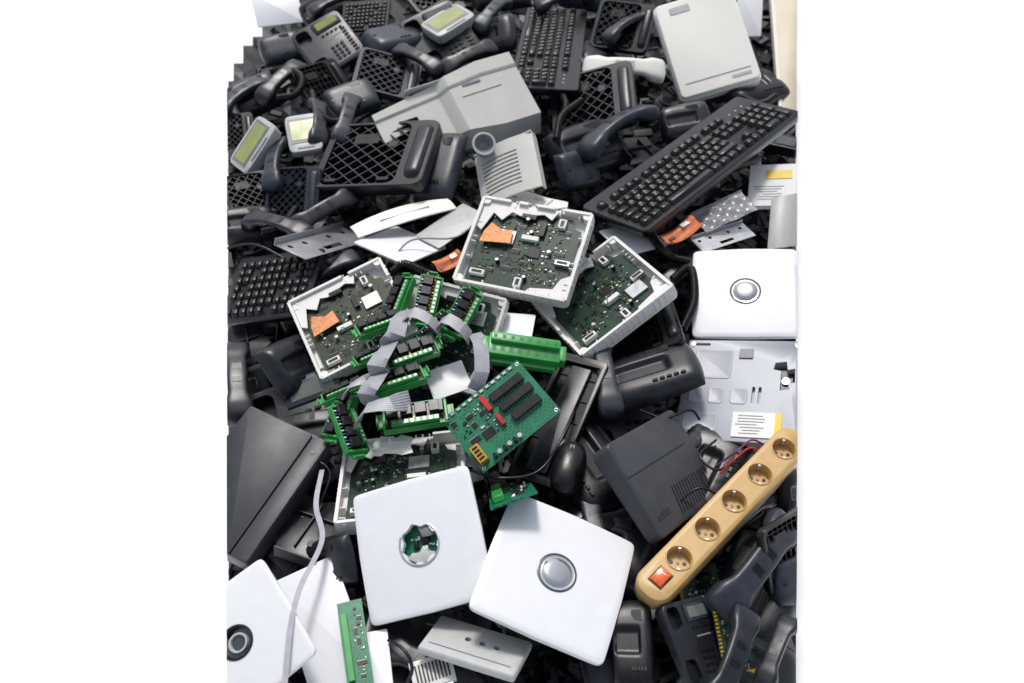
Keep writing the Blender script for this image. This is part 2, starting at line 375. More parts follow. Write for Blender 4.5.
@kind('relay_board')
def _():
    W,L=.135,.095; e=empty('relay_board','circuit board',(W,L))
    MB().prism(rrect(W,L,.002,2),0,.0016).build('board','pcb_green',e,smooth=False)
    for (x,y,a,b,m_) in ((.030,.024,.054,.012,'chip'),(.032,.005,.054,.012,'chip'),(.034,-.015,.046,.012,'chip')):
        c=MB().box((x,y,.0055),(a,b,.008)).build('relay',m_,e,.0008,1); mb=MB()
        for k in range(12):
            for s in(-1,1): mb.box((x-a/2+.003+k*(a-.006)/11,y+s*(b/2+.0006),.003),(.0012,.0016,.003))
        mb.build('pins','silver',c,smooth=False)
    MB().box((-.006,.024,.006),(.008,.024,.007)).build('jumper_block','red',e,.0008,1)
    MB().box((-.004,-.006,.006),(.006,.018,.007)).build('jumper_block','red',e,.0008,1)
    c=MB().box((-.056,-.026,.007),(.014,.026,.012)).build('plug_socket','gold',e,.0010,1)
    mb=MB()
    for k in range(4): mb.box((-.056,-.034+k*.0055,.0132),(.008,.003,.001))
    mb.build('socket_slots','chip',c,smooth=False)
    for k in range(6): MB().cyl((-.040+.0085*k,-.040,.001),.0032,.008,14).build('capacitor',('chip','silver')[k%2],e)
    mb=MB()
    for k in range(12): mb.box((-.060+.0101*k,.0435,.0028),(.0055,.0035,.0024))
    mb.build('solder_pads','silver',e,smooth=False)
    populate(e,.055,.055,.0016,77,6,90,('silver','cream','chip'),.8,cx=-.035,cy=.008)
    for s in(-1,1):
        for s2 in(-1,1): MB().ring((s*(W/2-.005),s2*(L/2-.005),.0016),.0014,.0028,.0004,14).build('mounting_hole','silver',e)
    return e
@kind('terminal_rail')
def _():
    W,L=.10,.034; e=empty('terminal_rail','terminal block',(W,L))
    mb=MB(); mb.box((0,0,.010),(W,L,.020)); mb.box((0,-L/2-.003,.005),(W*.9,.008,.010)); mb.box((0,L*.22,.0235),(W*.96,.014,.008))
    for s in(-1,1): mb.box((s*(W/2+.004),0,.009),(.009,L*.7,.018))
    mb.build('block_body','green',e,.0012,2)
    for k in range(8): MB().box((-W*.42+k*W*.12,-.008,.0200),(.0055,.007,.0008)).build('wire_opening','green_dark',e,smooth=False)
    for k in range(8): MB().cyl((-W*.42+k*W*.12,.0075,.0272),.0026,.0007,12).build('screw','green_dark',e)
    return e
def keyboard(name,cols,legends,body='slate_dark'):
    def f():
        U=.019
        full=cols=='full'
        W=.455 if full else .215; L=.160; e=empty(name,'computer keyboard',(W,L))
        r=.010; zt=.016
        rings=[[(x,y,0) for x,y in rrect(W-.006,L-.006,r)],[(x,y,.008) for x,y in rrect(W,L,r)],[(x,y,zt-.002+.03*(y+L/2)) for x,y in rrect(W,L,r)],[(x*.993,y*.98,zt+.03*(y+L/2)) for x,y in rrect(W,L,r)]]
        MB().loft(rings).build('case',body,e)
        z=lambda y: zt+.03*(y+L/2)
        cache={}
        def key(x,y,wu,hu=1):
            kk=(wu,hu)
            if kk not in cache:
                w,h=wu*U-.0022,hu*U-.0022
                ri=[[(a,b,0) for a,b in rrect(w,h,.0015,2)],[(a,b+.0005,.0068) for a,b in rrect(w-.0045,h-.0045,.0018,2)],[(a,b+.0005,.0074) for a,b in rrect(w-.0055,h-.0055,.0016,2)]]
                cache[kk]=MB().loft(ri).build('key','keycap',e,ang=50); o=cache[kk]
            else:
                o=cache[kk].copy(); col.objects.link(o)
            o.location=(x,y,z(y)+.0006)
        legs=[]
        if full:
            x0=-W/2+.011; ys=[-.060+k*U for k in range(5)]; yf=-.060+5*U+.008
            lay=[[(1.25,''),(1.25,''),(1.25,''),(6.25,''),(1.25,''),(1.25,''),(1.25,''),(1.25,'')],
                 [(1.25,''),(1,'<')]+[(1,c) for c in 'YXCVBNM,.-']+[(2.75,'')],
                 [(1.75,'')]+[(1,c) for c in 'ASDFGHJKLÖÄ#']+[(1.25,'')],
                 [(1.5,'')]+[(1,c) for c in 'QWERTZUIOPÜ+']+[(1.5,'')],
                 [(1,'^')]+[(1,c) for c in '1234567890ß´']+[(2,'')]]
            for yy,row in zip(ys,lay):
                x=x0
                for wu,c in row:
                    key(x+wu*U/2,yy,wu)
                    if c: legs.append((x+wu*U/2-.003,yy+.001,c))
                    x+=wu*U
            for k in range(13):
                x=x0+k*U+(0 if k==0 else U*.8 if k<5 else U*1.2 if k<9 else U*1.6)
                key(x+U/2,yf,1)
                legs.append((x+.006,yf,'Esc' if k==0 else 'F%d'%k))
            xn=x0+15*U+U*.3
            for k in range(3):
                key(xn+U*(k+.5),ys[4],1); key(xn+U*(k+.5),ys[3],1); key(xn+U*(k+.5),ys[0],1); key(xn+U*(k+.5),yf,1)
            key(xn+U*1.5,ys[1],1)
            xp=xn+3.3*U
            nums=['0 ,','123','456','789']
            for j in range(5):
                for k in range(4):
                    if j==0 and k==1: continue
                    if k==3 and j in(0,2): continue
                    if j==0 and k==0: key(xp+U*1.0,ys[0],2); continue
                    if k==3 and j in(1,3): key(xp+U*3.5,ys[j]-U/2,1,2); continue
                    key(xp+U*(k+.5),ys[j],1)
                    if 1<=j<=3 and k<3: legs.append((xp+U*(k+.5)-.003,ys[j]+.001,nums[j][k]))
        else:
            for j in range(7):
                for k in range(10):
                    if (j*3+k*5)%11!=3: key(-.0855+k*U,-.060+j*U,1)
        if legends:
            objs=[]
            for x,y,c in legs:
                cu=bpy.data.curves.new('t','FONT'); cu.body=c; cu.size=.0085 if len(c)==1 else .005; cu.resolution_u=1
                o=bpy.data.objects.new('t',cu); col.objects.link(o); objs.append((o,x,y))
            bpy.context.view_layer.update(); dg=bpy.context.evaluated_depsgraph_get(); m=MB()
            for o,x,y in objs:
                me=bpy.data.meshes.new_from_object(o.evaluated_get(dg)); m.add([(v.co.x+x,v.co.y+y-.001,z(y)+.0084) for v in me.vertices],[tuple(p.vertices) for p in me.polygons])
                bpy.data.meshes.remove(me)
            for o,_,_ in objs: bpy.data.objects.remove(o)
            lo=m.build('key_legends','legend',e,smooth=False); lo['kind']='stuff'
            for k in range(3): MB().cyl((xp+U*(k+1),yf,z(yf)),.0022,.0008,10).build('status_light','lgrey',e)
        return e
    BUILD[name]=f
keyboard('keyboard','full',True)
keyboard('compact_keyboard','c',False)
def handset_mesh():
    rings=[]; n=22
    for i in range(45):
        t=-1+2*i/44; a=abs(t); s=min(1,max(0,(a-.40)/.28)); s=s*s*(3-2*s); en=1 if a<.84 else math.sqrt(max(0.0015,1-((a-.84)/.16)**2))
        hw=(.0205+.0085*s)*(.45+.55*en)*(1 if en>.3 else en/.3) ; hz=(.0105+.0080*s)*en+.0003; zc=.022*(1-t*t)-.005*s; ring=[]
        for k in range(n):
            c,sn=math.cos(2*PI*k/n),math.sin(2*PI*k/n); p=2/4.0
            ring.append((hw*math.copysign(abs(c)**p,c),t*.108,zc+hz*math.copysign(abs(sn)**p,sn)))
        rings.append(ring)
    return rings
def handset(name,m1,m2):
    def f():
        e=empty(name,'telephone handset',(.056,.216)); MB().loft(handset_mesh()).build('handle',m1,e,ang=60)
        for s in(-1,1):
            d=MB().cyl((0,s*.083,-.0205),.019,.006,28,r2=.0195).build('earpiece' if s>0 else 'mouthpiece',m2,e,.0008,1)
            for i in range(5):
                a=2*PI*i/5; MB().cyl((.007*math.cos(a),s*.083+.007*math.sin(a),-.0210),.0016,.0006,8).build('sound_hole','black',d)
        MB().box((0,0,.0318),(.020,.050,.0014)).build('inlay_strip',m2,e,.0005,1)
        return e
    BUILD[name]=f
handset('telephone_handset','slate','slate_dark'); handset('light_slate_handset','slate_light','slate_dark'); handset('pale_handset','cream','lgrey')
def wedge(W,L,r,z0,z1,inset=.004):
    zt=lambda y:z0+(z1-z0)*(y/L+.5)
    rings=[[(x,y,0) for x,y in rrect(W-.008,L-.008,r)],[(x,y,.005) for x,y in rrect(W,L,r)],[(x,y,zt(y)-inset) for x,y in rrect(W,L,r)],[(x,y,zt(y)-inset*.35) for x,y in rrect(W-inset*.6,L-inset*.6,r)],[(x,y,zt(y)) for x,y in rrect(W-inset*2,L-inset*2,max(.001,r-inset*.5))]]
    return MB().loft(rings),zt
def phone(name,body,screen,keym='slate_dark'):
    def f():
        W,L=.20,.215; e=empty(name,'desk telephone',(W,L)); w,zt=wedge(W,L,.022,.024,.050); bo=w.build('body',body,e,ang=45)
        c=MB(); c.prism(rrect(.052,.058,.016,5,-.062,.066),.022,.09); c.prism(rrect(.052,.058,.016,5,-.062,-.066),.016,.09)
        cut(bo,c)
        MB().prism(rrect(.050,.056,.015,5,-.062,.066),.020,.0235).build('cradle_well','slate_dark',e); MB().prism(rrect(.050,.056,.015,5,-.062,-.066),.014,.0175).build('cradle_well','slate_dark',e)
        sl=math.atan2(.026,L)
        h=MB().box((.036,.072,zt(.072)+.002),(.104,.044,.008),(sl+.1,0,0)).build('display_housing','slate_light',e,.002,2)
        MB().box((.036,.072,zt(.072)+.0066),(.082,.028,.001),(sl+.1,0,0)).build('screen',screen,h,smooth=False)
        ks=None
        for j in range(4):
            for i in range(3):
                x,y=.004+i*.019,-.076+j*.0165
                if ks is None: ks=MB().prism(rrect(.013,.0095,.003,3),0,.004).build('key',keym,e,.0006,1); o=ks
                else: o=ks.copy(); col.objects.link(o)
                o.location=(x,y,zt(y)-.0004); o.rotation_euler=(sl,0,0)
        for j in range(8):
            y=-.078+j*.0145; o=ks.copy(); col.objects.link(o); o.location=(.075,y,zt(y)-.0004); o.rotation_euler=(sl,0,0); o.scale=(1.3,.7,1)
        for j in range(5):
            x=.000+j*.018; y=.034; o=ks.copy(); col.objects.link(o); o.location=(x,y,zt(y)-.0004); o.rotation_euler=(sl,0,0); o.scale=(.95,.6,1)
        MB().box((.032,.012,zt(.012)),(.060,.004,.0012),(sl,0,0)).build('name_strip','mgrey',e,smooth=False)
        return e
    BUILD[name]=f
phone('desk_telephone','slate','lcd_grey'); phone('display_telephone','slate_light','lcd')
def lattice(name,body,diag=True):
    def f():
        W,L=.21,.19; e=empty(name,'upturned telephone base',(W,L))
        a=rrect(W,L,.02); z=.034; b=rrect(W*.74,L,.02,4,-W*.10)
        ri=[[(x*.90,y*.90,0) for x,y in a],[(x,y,.012) for x,y in a],[(x,y,z-.002) for x,y in a],[(x*.985,y*.985,z) for x,y in a],[(x*.93,y*.93,z) for x,y in b],[(x*.925,y*.925,z-.018) for x,y in b]]
        MB().loft(ri).build('shell',body,e,ang=40)
        mb=MB(); q=.024; iw,il=W*.34,L*.455; ox=-W*.10*.92
        if diag:
            for s in(-1,1):
                for k in range(-8,9):
                    c=k*q*1.25; pts=[]
                    for x in(-iw,iw):
                        y=s*x+c
                        if abs(y)<=il: pts.append((x,y))
                    for y in(-il,il):
                        x=(y-c)/s
                        if abs(x)<iw: pts.append((x,y))
                    if len(pts)>=2:
                        (x1,y1),(x2,y2)=pts[0],pts[1]; ln=math.hypot(x2-x1,y2-y1)
                        mb.box(((x1+x2)/2+ox,(y1+y2)/2,z-.010),(ln,.0020,.014),(0,0,math.atan2(y2-y1,x2-x1)))
        else:
            for k in range(-3,4): mb.box((k*.021+ox,0,z-.009),(.0020,il*2,.013)); mb.box((ox,k*.026*.95,z-.0095),(iw*2,.0020,.012))
        mb.build('lattice_ribs',body,e,smooth=False)
        for s in(-1,1): MB().prism(rrect(.024,.010,.004,4,s*.05+ox,-.078),z-.014,z+.003).build('foot','slate_dark',e,.001,1)
        MB().prism(rrect(.050,.030,.004,3,-.03,.048),z-.014,z-.003).build('cable_compartment','slate_dark',e,.001,1)
        MB().cyl((.025,.03,z-.014),.010,.011,24).build('screw_boss',body,e,.001,1)
        MB().loft([[(x,y,z-.001) for x,y in rrect(.030,.15,.012,5,.082,0)],[(x,y,z+.006) for x,y in rrect(.028,.145,.012,5,.082,0)],[(x,y,z+.010) for x,y in rrect(.016,.125,.008,5,.082,0)]]).build('side_hump',body,e,ang=50)
        return e
    BUILD[name]=f
lattice('upturned_phone_base','slate'); lattice('square_ribbed_base','slate_dark',False); lattice('grey_upturned_base','slate_light')
@kind('set_top_box')
def _():
    W,L=.20,.155; e=empty('set_top_box','grey router box',(W,L)); w,zt=wedge(W,L,.010,.030,.040,.003); b=w.build('body','case_grey',e)
    c=MB()
    for k in range(15): c.box((-.020+k*.0078,-.046,.040),(.0032,.044,.030),(0,0,-.25))
    cut(b,c)
    MB().box((-.010,.020,zt(.02)+.0002),(.172,.0014,.0010)).build('lid_seam','slate_dark',e,smooth=False)
    MB().box((-.065,-.05,zt(-.05)),(.034,.010,.0014)).build('badge','slate',e,.0004,1)
    return e
@kind('lidded_case')
def _():
    W,L=.24,.17; e=empty('lidded_case','dark grey equipment case',(W,L)); MB().prism(rrect(W,L,.004,3),-.045,-.002).build('case','case_grey',e,.0015,2)
    MB().prism(rrect(W-.002,L-.036,.004,3,0,.0175),-.0015,.003).build('lid','case_grey',e,.0012,2)
    MB().prism(rrect(W-.002,.032,.004,3,0,-.0680),-.0015,.0018).build('front_flap','case_grey',e,.0012,2)
    MB().cyl((.09,-.068,.0018),.004,.001,16).build('button','slate_dark',e)
    MB().box((.1205,0,-.006),(.0012,.165,.005)).build('lid_edge','mgrey',e,smooth=False); return e
@kind('metal_drive')
def _():
    W,L=.150,.146; e=empty('metal_drive','optical disc drive',(W,L)); b=MB().prism(rrect(W,L,.003,3),-.030,0).build('casing','metal_light',e,.0012,2)
    c1=MB().prism([(.050,.000),(.062,.002),(.060,.010),(.068,.012),(.067,.032),(.058,.030),(.056,.042),(.042,.040),(.040,.030),(.050,.028)],-.02,.05); cut(b,c1)
    cut(b,*[MB().prism(rrect(.004,.024,.0015,3,x,-.008),-.006,.02) for x in(.018,.026)],MB().prism(rrect(.020,.004,.0015,3,-.055,.066),-.006,.02))
    MB().box((.054,.020,-.012),(.022,.034,.004)).build('laser_sled','chip',e,.001,1); MB().cyl((.056,.018,-.010),.005,.003,16).build('lens','silver',e)
    for (x,y,a,bb) in ((-.038,.036,.050,.044),(-.055,-.010,.020,.024),(-.029,-.010,.020,.024),(.000,-.010,.022,.024),(-.045,-.048,.046,.026)):
        m_=MB(); m_.loft([[(x+u,y+v,0) for u,v in rrect(a,bb,.005)],[(x+u,y+v,.0008) for u,v in rrect(a-.002,bb-.002,.004)],[(x+u,y+v,.0008) for u,v in rrect(a-.005,bb-.005,.003)],[(x+u,y+v,.0002) for u,v in rrect(a-.008,bb-.008,.002)]]); m_.build('embossed_plate','metal_light',e)
    MB().box((.004,.052,.0010),(.018,.014,.002)).build('small_window','mgrey',e,.0004,1)
    MB().box((.022,-.050,.0010),(.052,.034,.0012)).build('label_sticker','paper',e,smooth=False)
    MB().box((.052,-.050,.0012),(.008,.034,.0014)).build('yellow_sticker','yellow',e,smooth=False)
    mb=MB(); q=random.Random(5)
    for k in range(7): mb.box((.017+q.uniform(-.004,.004),-.038-.0040*k,.0018),(q.uniform(.020,.034),.0011,.0003))
    mb.build('label_print','mgrey',e,smooth=False)
    for x in(-.068,.068):
        for y in(-.066,.066): MB().cyl((x,y,0),.0032,.0012,14).build('screw','silver',e)
    return e
@kind('power_strip')
def _():
    W,L=.056,.385; e=empty('power_strip','power strip',(W,L)); H=.036
    def prof(z,ins): return [(x,y,z) for x,y in rrect(W-2*ins,L-2*ins,.024-ins,8)]
    b=MB().loft([prof(-H,.002),prof(-H+.004,0),prof(-.006,0),prof(-.0015,.0015),prof(0,.004)]).build('body','tan',e,ang=50)
    ys=[.148-k*.066 for k in range(5)]; cs=[]
    for y in ys: cs.append(MB().cyl((0,y,-.020),.0198,.03,40))
    cs.append(MB().box((0,-.158,0),(.024,.030,.02))); cut(b,*cs)
    for y in ys:
        n=40; P=lambda r,z:[(r*math.cos(2*PI*k/n),y+r*math.sin(2*PI*k/n),z) for k in range(n)]
        s=MB().loft([P(.0197,-.019),P(.0197,.0012),P(.0185,.0016),P(.0178,.0004),P(.0172,-.016),P(.0005,-.016)],True,True).build('socket','tan',e,ang=40)
        for d in(-1,1): MB().cyl((d*.0095*math.cos(R(35)),y+d*.0095*math.sin(R(35)),-.0160),.0028,.0008,14).build('pin_hole','black',s)
        for d in(-1,1):
            a=R(125); MB().box((d*.0165*math.cos(a),y+d*.0165*math.sin(a),-.008),(.003,.0045,.016),(0,0,a)).build('earth_clip','silver',s,.0003,1)
        MB().cyl((0,y,-.0158),.0020,.0016,12).build('centre_screw','tan_dark',s)
    MB().box((0,-.158,-.004),(.0236,.0296,.010)).build('switch_frame','chip',e,.0005,1)
    sw=MB().box((0,-.158,.001),(.019,.025,.009),(R(7),0,0)).build('rocker_switch','orange',e,.0015,2)
    MB().box((0,-.153,.0066),(.008,.0014,.0004),(R(7),0,0)).build('switch_mark','paper',sw,smooth=False)
    return e
def gridplate(W,L,fz,nx=24,ny=16,th=.003,fx=None):
    mb=MB(); vs=[];fs=[]
    for s in(0,1):
        for j in range(ny+1):
            for i in range(nx+1):
                x=-W/2+W*i/nx; y=-L/2+L*j/ny
                x2,y2=fx(x/W,y/L) if fx else (x,y)
                vs.append((x2,y2,fz(x/W,y/L)-s*th))
    N=(nx+1)*(ny+1); I=lambda i,j,s:s*N+j*(nx+1)+i
    for j in range(ny):
        for i in range(nx):
            fs.append((I(i,j,0),I(i+1,j,0),I(i+1,j+1,0),I(i,j+1,0))); fs.append((I(i,j,1),I(i,j+1,1),I(i+1,j+1,1),I(i+1,j,1)))
    for i in range(nx): fs.append((I(i,0,0),I(i,0,1),I(i+1,0,1),I(i+1,0,0))); fs.append((I(i,ny,0),I(i+1,ny,0),I(i+1,ny,1),I(i,ny,1)))
    for j in range(ny): fs.append((I(0,j,0),I(0,j+1,0),I(0,j+1,1),I(0,j,1))); fs.append((I(nx,j,0),I(nx,j,1),I(nx,j+1,1),I(nx,j+1,0)))
    return mb.add(vs,fs)
sm=lambda t:max(0,min(1,t))**2*(3-2*max(0,min(1,t)))
@kind('printer_cover')
def _():
    # folded shell: flat left wing, raised right half, sloped near edge, a rectangular opening near the left tip
    W,L=.36,.22; e=empty('printer_cover','printer cover',(W,L)); lin=lambda t:max(0,min(1,t))
    fz=lambda u,v:.016*lin((u+.06)/.07)+.010*lin((u-.30)/.04)*0-.040*lin((-v-.36)/.14)+.004*lin((v-.30)/.03)
    o=gridplate(W,L,fz,72,50,.004,fx=lambda u,v:(u*W,v*L*(.50+.50*lin((u+.5)/.75))+.012*(.5-u))).build('cover_panel','cover_grey',e,ang=12)
    cut(o,MB().prism(rrect(.040,.022,.003,3,-.105,.018),-.03,.05))
    me=o.data; me.set_sharp_from_angle(angle=R(12))
    MB().box((.075,.030,.0166),(.10,.0012,.0012)).build('groove_line','mgrey',e,smooth=False)
    MB().box((.06,.060,.0170),(.046,.007,.002)).build('grip','mgrey',e,.001,1)
    MB().box((W/2-.002,.012,-.002),(.004,L*.86,.032)).build('side_wall','cover_grey',e,.001,1)
    MB().box((.0,L*.44,.004),(W*.5,.003,.022),(0,0,0)).build('rear_lip','cover_grey',e,.001,1)
    return e
@kind('vent_cover')
def _():
    W,L=.15,.14; e=empty('vent_cover','vented plastic cover',(W,L)); o=gridplate(W,L,lambda u,v:.012*(1-4*u*u),16,16,.004).build('cover_panel','cover_grey',e,ang=50)
    c=MB()
    for k in range(9): c.box((-.012,-.045+k*.010,0),(.092,.0042,.06))
    cut(o,c)
    MB().box((0,L/2,-.008),(W,.004,.026)).build('rear_lip','cover_grey',e,.001,1)
    MB().box((W/2-.002,0,-.012),(.004,L-.006,.022)).build('side_wall','cover_grey',e,.001,1)
    return e
def flat(name,m1,m2):
    def f():
        W,L=.2,.2; e=empty(name,'flat cover',(W,L)); MB().prism(rrect(W,L,.008),-.006,0).build('panel',m1,e,.001,2)
        MB().prism(rrect(W*.9,L*.9,.006),-.012,-.007).build('inner_frame',m2,e,.001,1); return e
    BUILD[name]=f
flat('flat_cover','white','white_tray'); flat('grey_cover','lgrey','mgrey')
@kind('torn_plate')
def _():
    W,L=.2,.1; e=empty('torn_plate','torn plastic plate',(W,L)); p=[(-.5,-.4),(-.3,-.46),(-.2,-.34),(.1,-.42),(.24,-.5),(.5,-.42),(.44,-.1),(.5,.3),(.2,.5),(.05,.30),(-.1,.44),(-.3,.5),(-.5,.2)]
    MB().prism([(x*W,y*L) for x,y in p],-.003,0).build('plate','cream',e,.0008,1)
    for y in(-.2,.15): MB().box((0,y*L,.003),(W*.7,.003,.006)).build('rib','cream',e,.0005,1)
    MB().cyl((.05,0,0),.008,.007,18).build('screw_boss','cream',e,.0005,1); return e
@kind('long_panel')
def _():
    W,L=.2,.06; e=empty('long_panel','long pale plastic panel',(W,L)); gridplate(W,L,lambda u,v:.010*(1-4*u*u)+.003*(1-4*v*v),26,10,.003,fx=lambda u,v:(u*W,v*L*(1-.25*(2*u)**2))).build('panel','cream',e,ang=60)
    MB().box((0,-.004,.0122),(.10,.0014,.0016)).build('groove_line','mgrey',e,smooth=False); return e
@kind('sheet_metal')
def _():
    W,L=.2,.07; e=empty('sheet_metal','sheet metal strip',(W,L)); b=MB().box((0,0,0),(W,L,.0016)).build('plate','metal',e,.0004,1)
    cs=[MB().cyl((x,.015,-.01),.006,.02,20) for x in(-.08,-.04,.03,.075)]; cs.append(MB().box((0,-.018,0),(.05,.012,.02))); cut(b,*cs)
    MB().box((0,L/2,.006),(W,.0016,.012)).build('folded_edge','metal',e,.0004,1); return e
@kind('pale_base_unit')
def _():
    W,L=.20,.26; e=empty('pale_base_unit','cream telephone unit',(W,L))
    MB().loft([[(x,y,-.04) for x,y in rrect(W*.96,L*.96,.014)],[(x,y,-.034) for x,y in rrect(W,L,.014)],[(x,y,-.014) for x,y in rrect(W,L,.014)],[(x,y,-.012) for x,y in rrect(W*.985,L*.985,.012)]]).build('lower_shell','cream',e,ang=25)
    MB().loft([[(x,y,-.0125) for x,y in rrect(W*.95,L*.95,.012)],[(x,y,-.003) for x,y in rrect(W*.97,L*.97,.012)],[(x,y,-.0006) for x,y in rrect(W*.955,L*.962,.011)],[(x,y,0) for x,y in rrect(W*.93,L*.945,.010)]]).build('upper_shell','cream',e,ang=12)
    MB().box((0,-L*.36,.0002),(W*.80,.0016,.0016)).build('panel_seam','mgrey',e,smooth=False)
    MB().box((.055,-.107,.0006),(.046,.008,.0014)).build('badge','lgrey',e,.0004,1)
    MB().prism(rrect(.05,.018,.003,3,-.04,.10),0,.0014).build('recess_plate','lgrey',e,.0004,1)
    return e
@kind('display_unit')
def _():
    W,L=.11,.07; e=empty('display_unit','telephone display unit',(W,L))
    def sq(s,z,n=64): return [(W/2*s*math.copysign(abs(math.cos(a))**.28,math.cos(a)),L/2*s*math.copysign(abs(math.sin(a))**.28,math.sin(a)),z) for a in [2*PI*(k+.5)/n for k in range(n)]]
    MB().loft([sq(.92,-.024),sq(1,-.006),sq(.985,-.001),sq(.95,0)]).build('bezel','lgrey',e,ang=30)
    MB().box((0,.004,.0004),(W*.84,L*.66,.0012)).build('screen_frame','mgrey',e,.0003,1)
    MB().prism(rrect(W*.74,L*.52,.002,3,0,.004),.0002,.0018).build('screen','lcd',e,.0003,1)
    MB().box((0,-.028,.0008),(W*.5,.004,.0014)).build('button_row','mgrey',e,.0004,1); return e
@kind('speaker_cone')
def _():
    e=empty('speaker_cone','loudspeaker cone',(.06,.06)); n=32; P=lambda r,z:[(r*math.cos(2*PI*k/n),r*math.sin(2*PI*k/n),z) for k in range(n)]
    MB().loft([P(.018,-.05),P(.022,-.04),P(.030,0),P(.0285,.001),P(.026,-.002),P(.012,-.016),P(.004,-.014)]).build('cone','mgrey',e,ang=40)
    MB().ring((0,0,0),.025,.031,.003,32).build('rim','lgrey',e); return e
@kind('computer_mouse')
def _():
    e=empty('computer_mouse','computer mouse',(.062,.112)); rings=[]
    for i,(s,z) in enumerate(((.92,0),(1,.006),(.98,.018),(.85,.028),(.6,.035),(.25,.038),(.03,.0385))):
        rings.append([(.031*s*math.copysign(abs(math.cos(a))**.8,math.cos(a)),.056*s*math.copysign(abs(math.sin(a))**.85,math.sin(a)),z) for a in [2*PI*k/32 for k in range(32)]])
    MB().loft(rings).build('body','slate_dark',e,ang=60); MB().cyl((-.004,.03,.030),.008,.008,16,e=(0,PI/2,0)).build('scroll_wheel','mgrey',e,.0005,1)
    MB().box((0,.038,.031),(.0012,.030,.010),(-.45,0,0)).build('button_gap','black',e,smooth=False); return e
@kind('bezel_frame')
def _():
    W,L=.10,.26; e=empty('bezel_frame','black plastic bezel',(W,L)); b=MB().prism(rrect(W,L,.010),-.016,0).build('frame','slate_dark',e,.0015,2)
    cut(b,MB().prism(rrect(W*.80,L*.88,.006),-.012,.01))
    MB().prism(rrect(W*.42,L*.84,.004),-.0118,-.003).build('inner_panel','slate',e,.002,2)
    mb=MB()
    for k in range(5): mb.box((0,-.09+k*.045,-.0105),(W*.76,.0014,.003))
    mb.build('cross_ribs','slate_dark',e,smooth=False); return e
@kind('connector_box')
def _():
    W,L=.125,.075; e=empty('connector_box','grey socket plate',(W,L)); b=MB().loft([[(x,y,-.010) for x,y in rrect(W,L,.004)],[(x,y,-.003) for x,y in rrect(W,L,.004)],[(x,y,0) for x,y in rrect(W*.97,L*.95,.003)]]).build('body','lgrey',e,.0006,1,ang=25)
    cut(b,*[MB().cyl((-.012+k*.019,.004,-.006),.0042,.03,20) for k in range(3)])
    for k in range(3): MB().cyl((-.012+k*.019,.004,-.0059),.0041,.0015,18).build('jack','black',e)
    MB().box((0,-.024,.0004),(W*.85,.0012,.0008)).build('seam','mgrey',e,smooth=False)
    return e
@kind('power_adapter')
def _():
    W,L=.062,.10; e=empty('power_adapter','power adapter',(W,L)); MB().prism(rrect(W,L,.008),-.03,0).build('case','slate_dark',e,.003,3)
    MB().box((0,-.01,.0004),(.040,.050,.0008)).build('rating_label','slate_light',e,smooth=False)
    MB().tube([(0,L/2,-.015),(0,L/2+.012,-.015),(.003,L/2+.022,-.016)],.004,10).build('strain_relief','black',e); return e
@kind('board_strip')
def _():
    W,L=.042,.15; e=empty('board_strip','narrow circuit board',(W,L)); MB().box((0,0,0),(W,L,.0016)).build('board','pcb_green',e,smooth=False)
    MB().box((-.012,0,.004),(.010,.11,.006)).build('edge_connector','green',e,.0006,1); populate(e,.018,.13,.0008,91,5,60,cx=.008,big=.7); return e
@kind('gold_edge_board')
def _():
    W,L=.09,.13; e=empty('gold_edge_board','circuit board',(W,L)); MB().box((0,0,0),(W,L,.0016)).build('board','pcb_dark',e,smooth=False)
    for k in range(20): MB().box((-W/2+.004,-L/2+.010+k*.0057,.0011),(.007,.0032,.0006)).build('edge_contact','gold',e,smooth=False)
    for k in range(3): MB().box((.012,-.04+k*.04,.005),(.030,.012,.008)).build('relay',('gold','chip','chip')[k],e,.0006,1)
    populate(e,.07,.11,.0008,92,6,140,big=.8); return e
@kind('paper_label')
def _():
    W,L=.09,.10; e=empty('paper_label','labelled carton piece',(W,L)); MB().box((0,0,-.006),(W,L,.012)).build('carton','paper',e,.0006,1)
    MB().box((.012,.024,.0006),(.050,.020,.0012)).build('yellow_sticker','yellow',e,smooth=False)
    mb=MB(); q=random.Random(8)
    for k in range(6): mb.box((-.004+q.uniform(-.005,.005),-.004-.006*k,.0004),(q.uniform(.03,.06),.0014,.0006))
    mb.build('label_print','mgrey',e,smooth=False); return e
@kind('clear_tray')
def _():
    W,L=.15,.08; e=empty('clear_tray','clear plastic tray',(W,L)); gridplate(W,L,lambda u,v:.006*math.sin(u*14)*math.cos(v*9),24,14,.0012).build('sheet','clear',e,ang=80)
    MB().box((0,L/2,-.004),(W,.0014,.018)).build('folded_lip','clear',e,.0003,1); return e
@kind('copper_bracket')
def _():
    W,L=.085,.045; e=empty('copper_bracket','orange film circuit',(W,L)); gridplate(W,L,lambda u,v:.010*u*u*4+.004*math.sin(v*8),18,8,.0012).build('film','orange_matte',e,ang=70)
    MB().box((.02,.008,.006),(.020,.012,.004)).build('connector','silver',e,.0006,1); MB().box((-.03,-.01,.010),(.014,.008,.003)).build('chip','chip',e,.0004,1); return e
@kind('small_connector')
def _():
    W,L=.06,.04; e=empty('small_connector','data cable plug',(W,L)); MB().box((0,0,0),(W,L,.014)).build('shell','white_tray',e,.0012,2)
    for k in range(10): MB().box((-.022+k*.005,0,.0075),(.0024,.026,.0016)).build('contact','chip',e,smooth=False)
    MB().box((0,-.024,0),(.05,.008,.009)).build('plug_nose','silver',e,.0005,1); return e
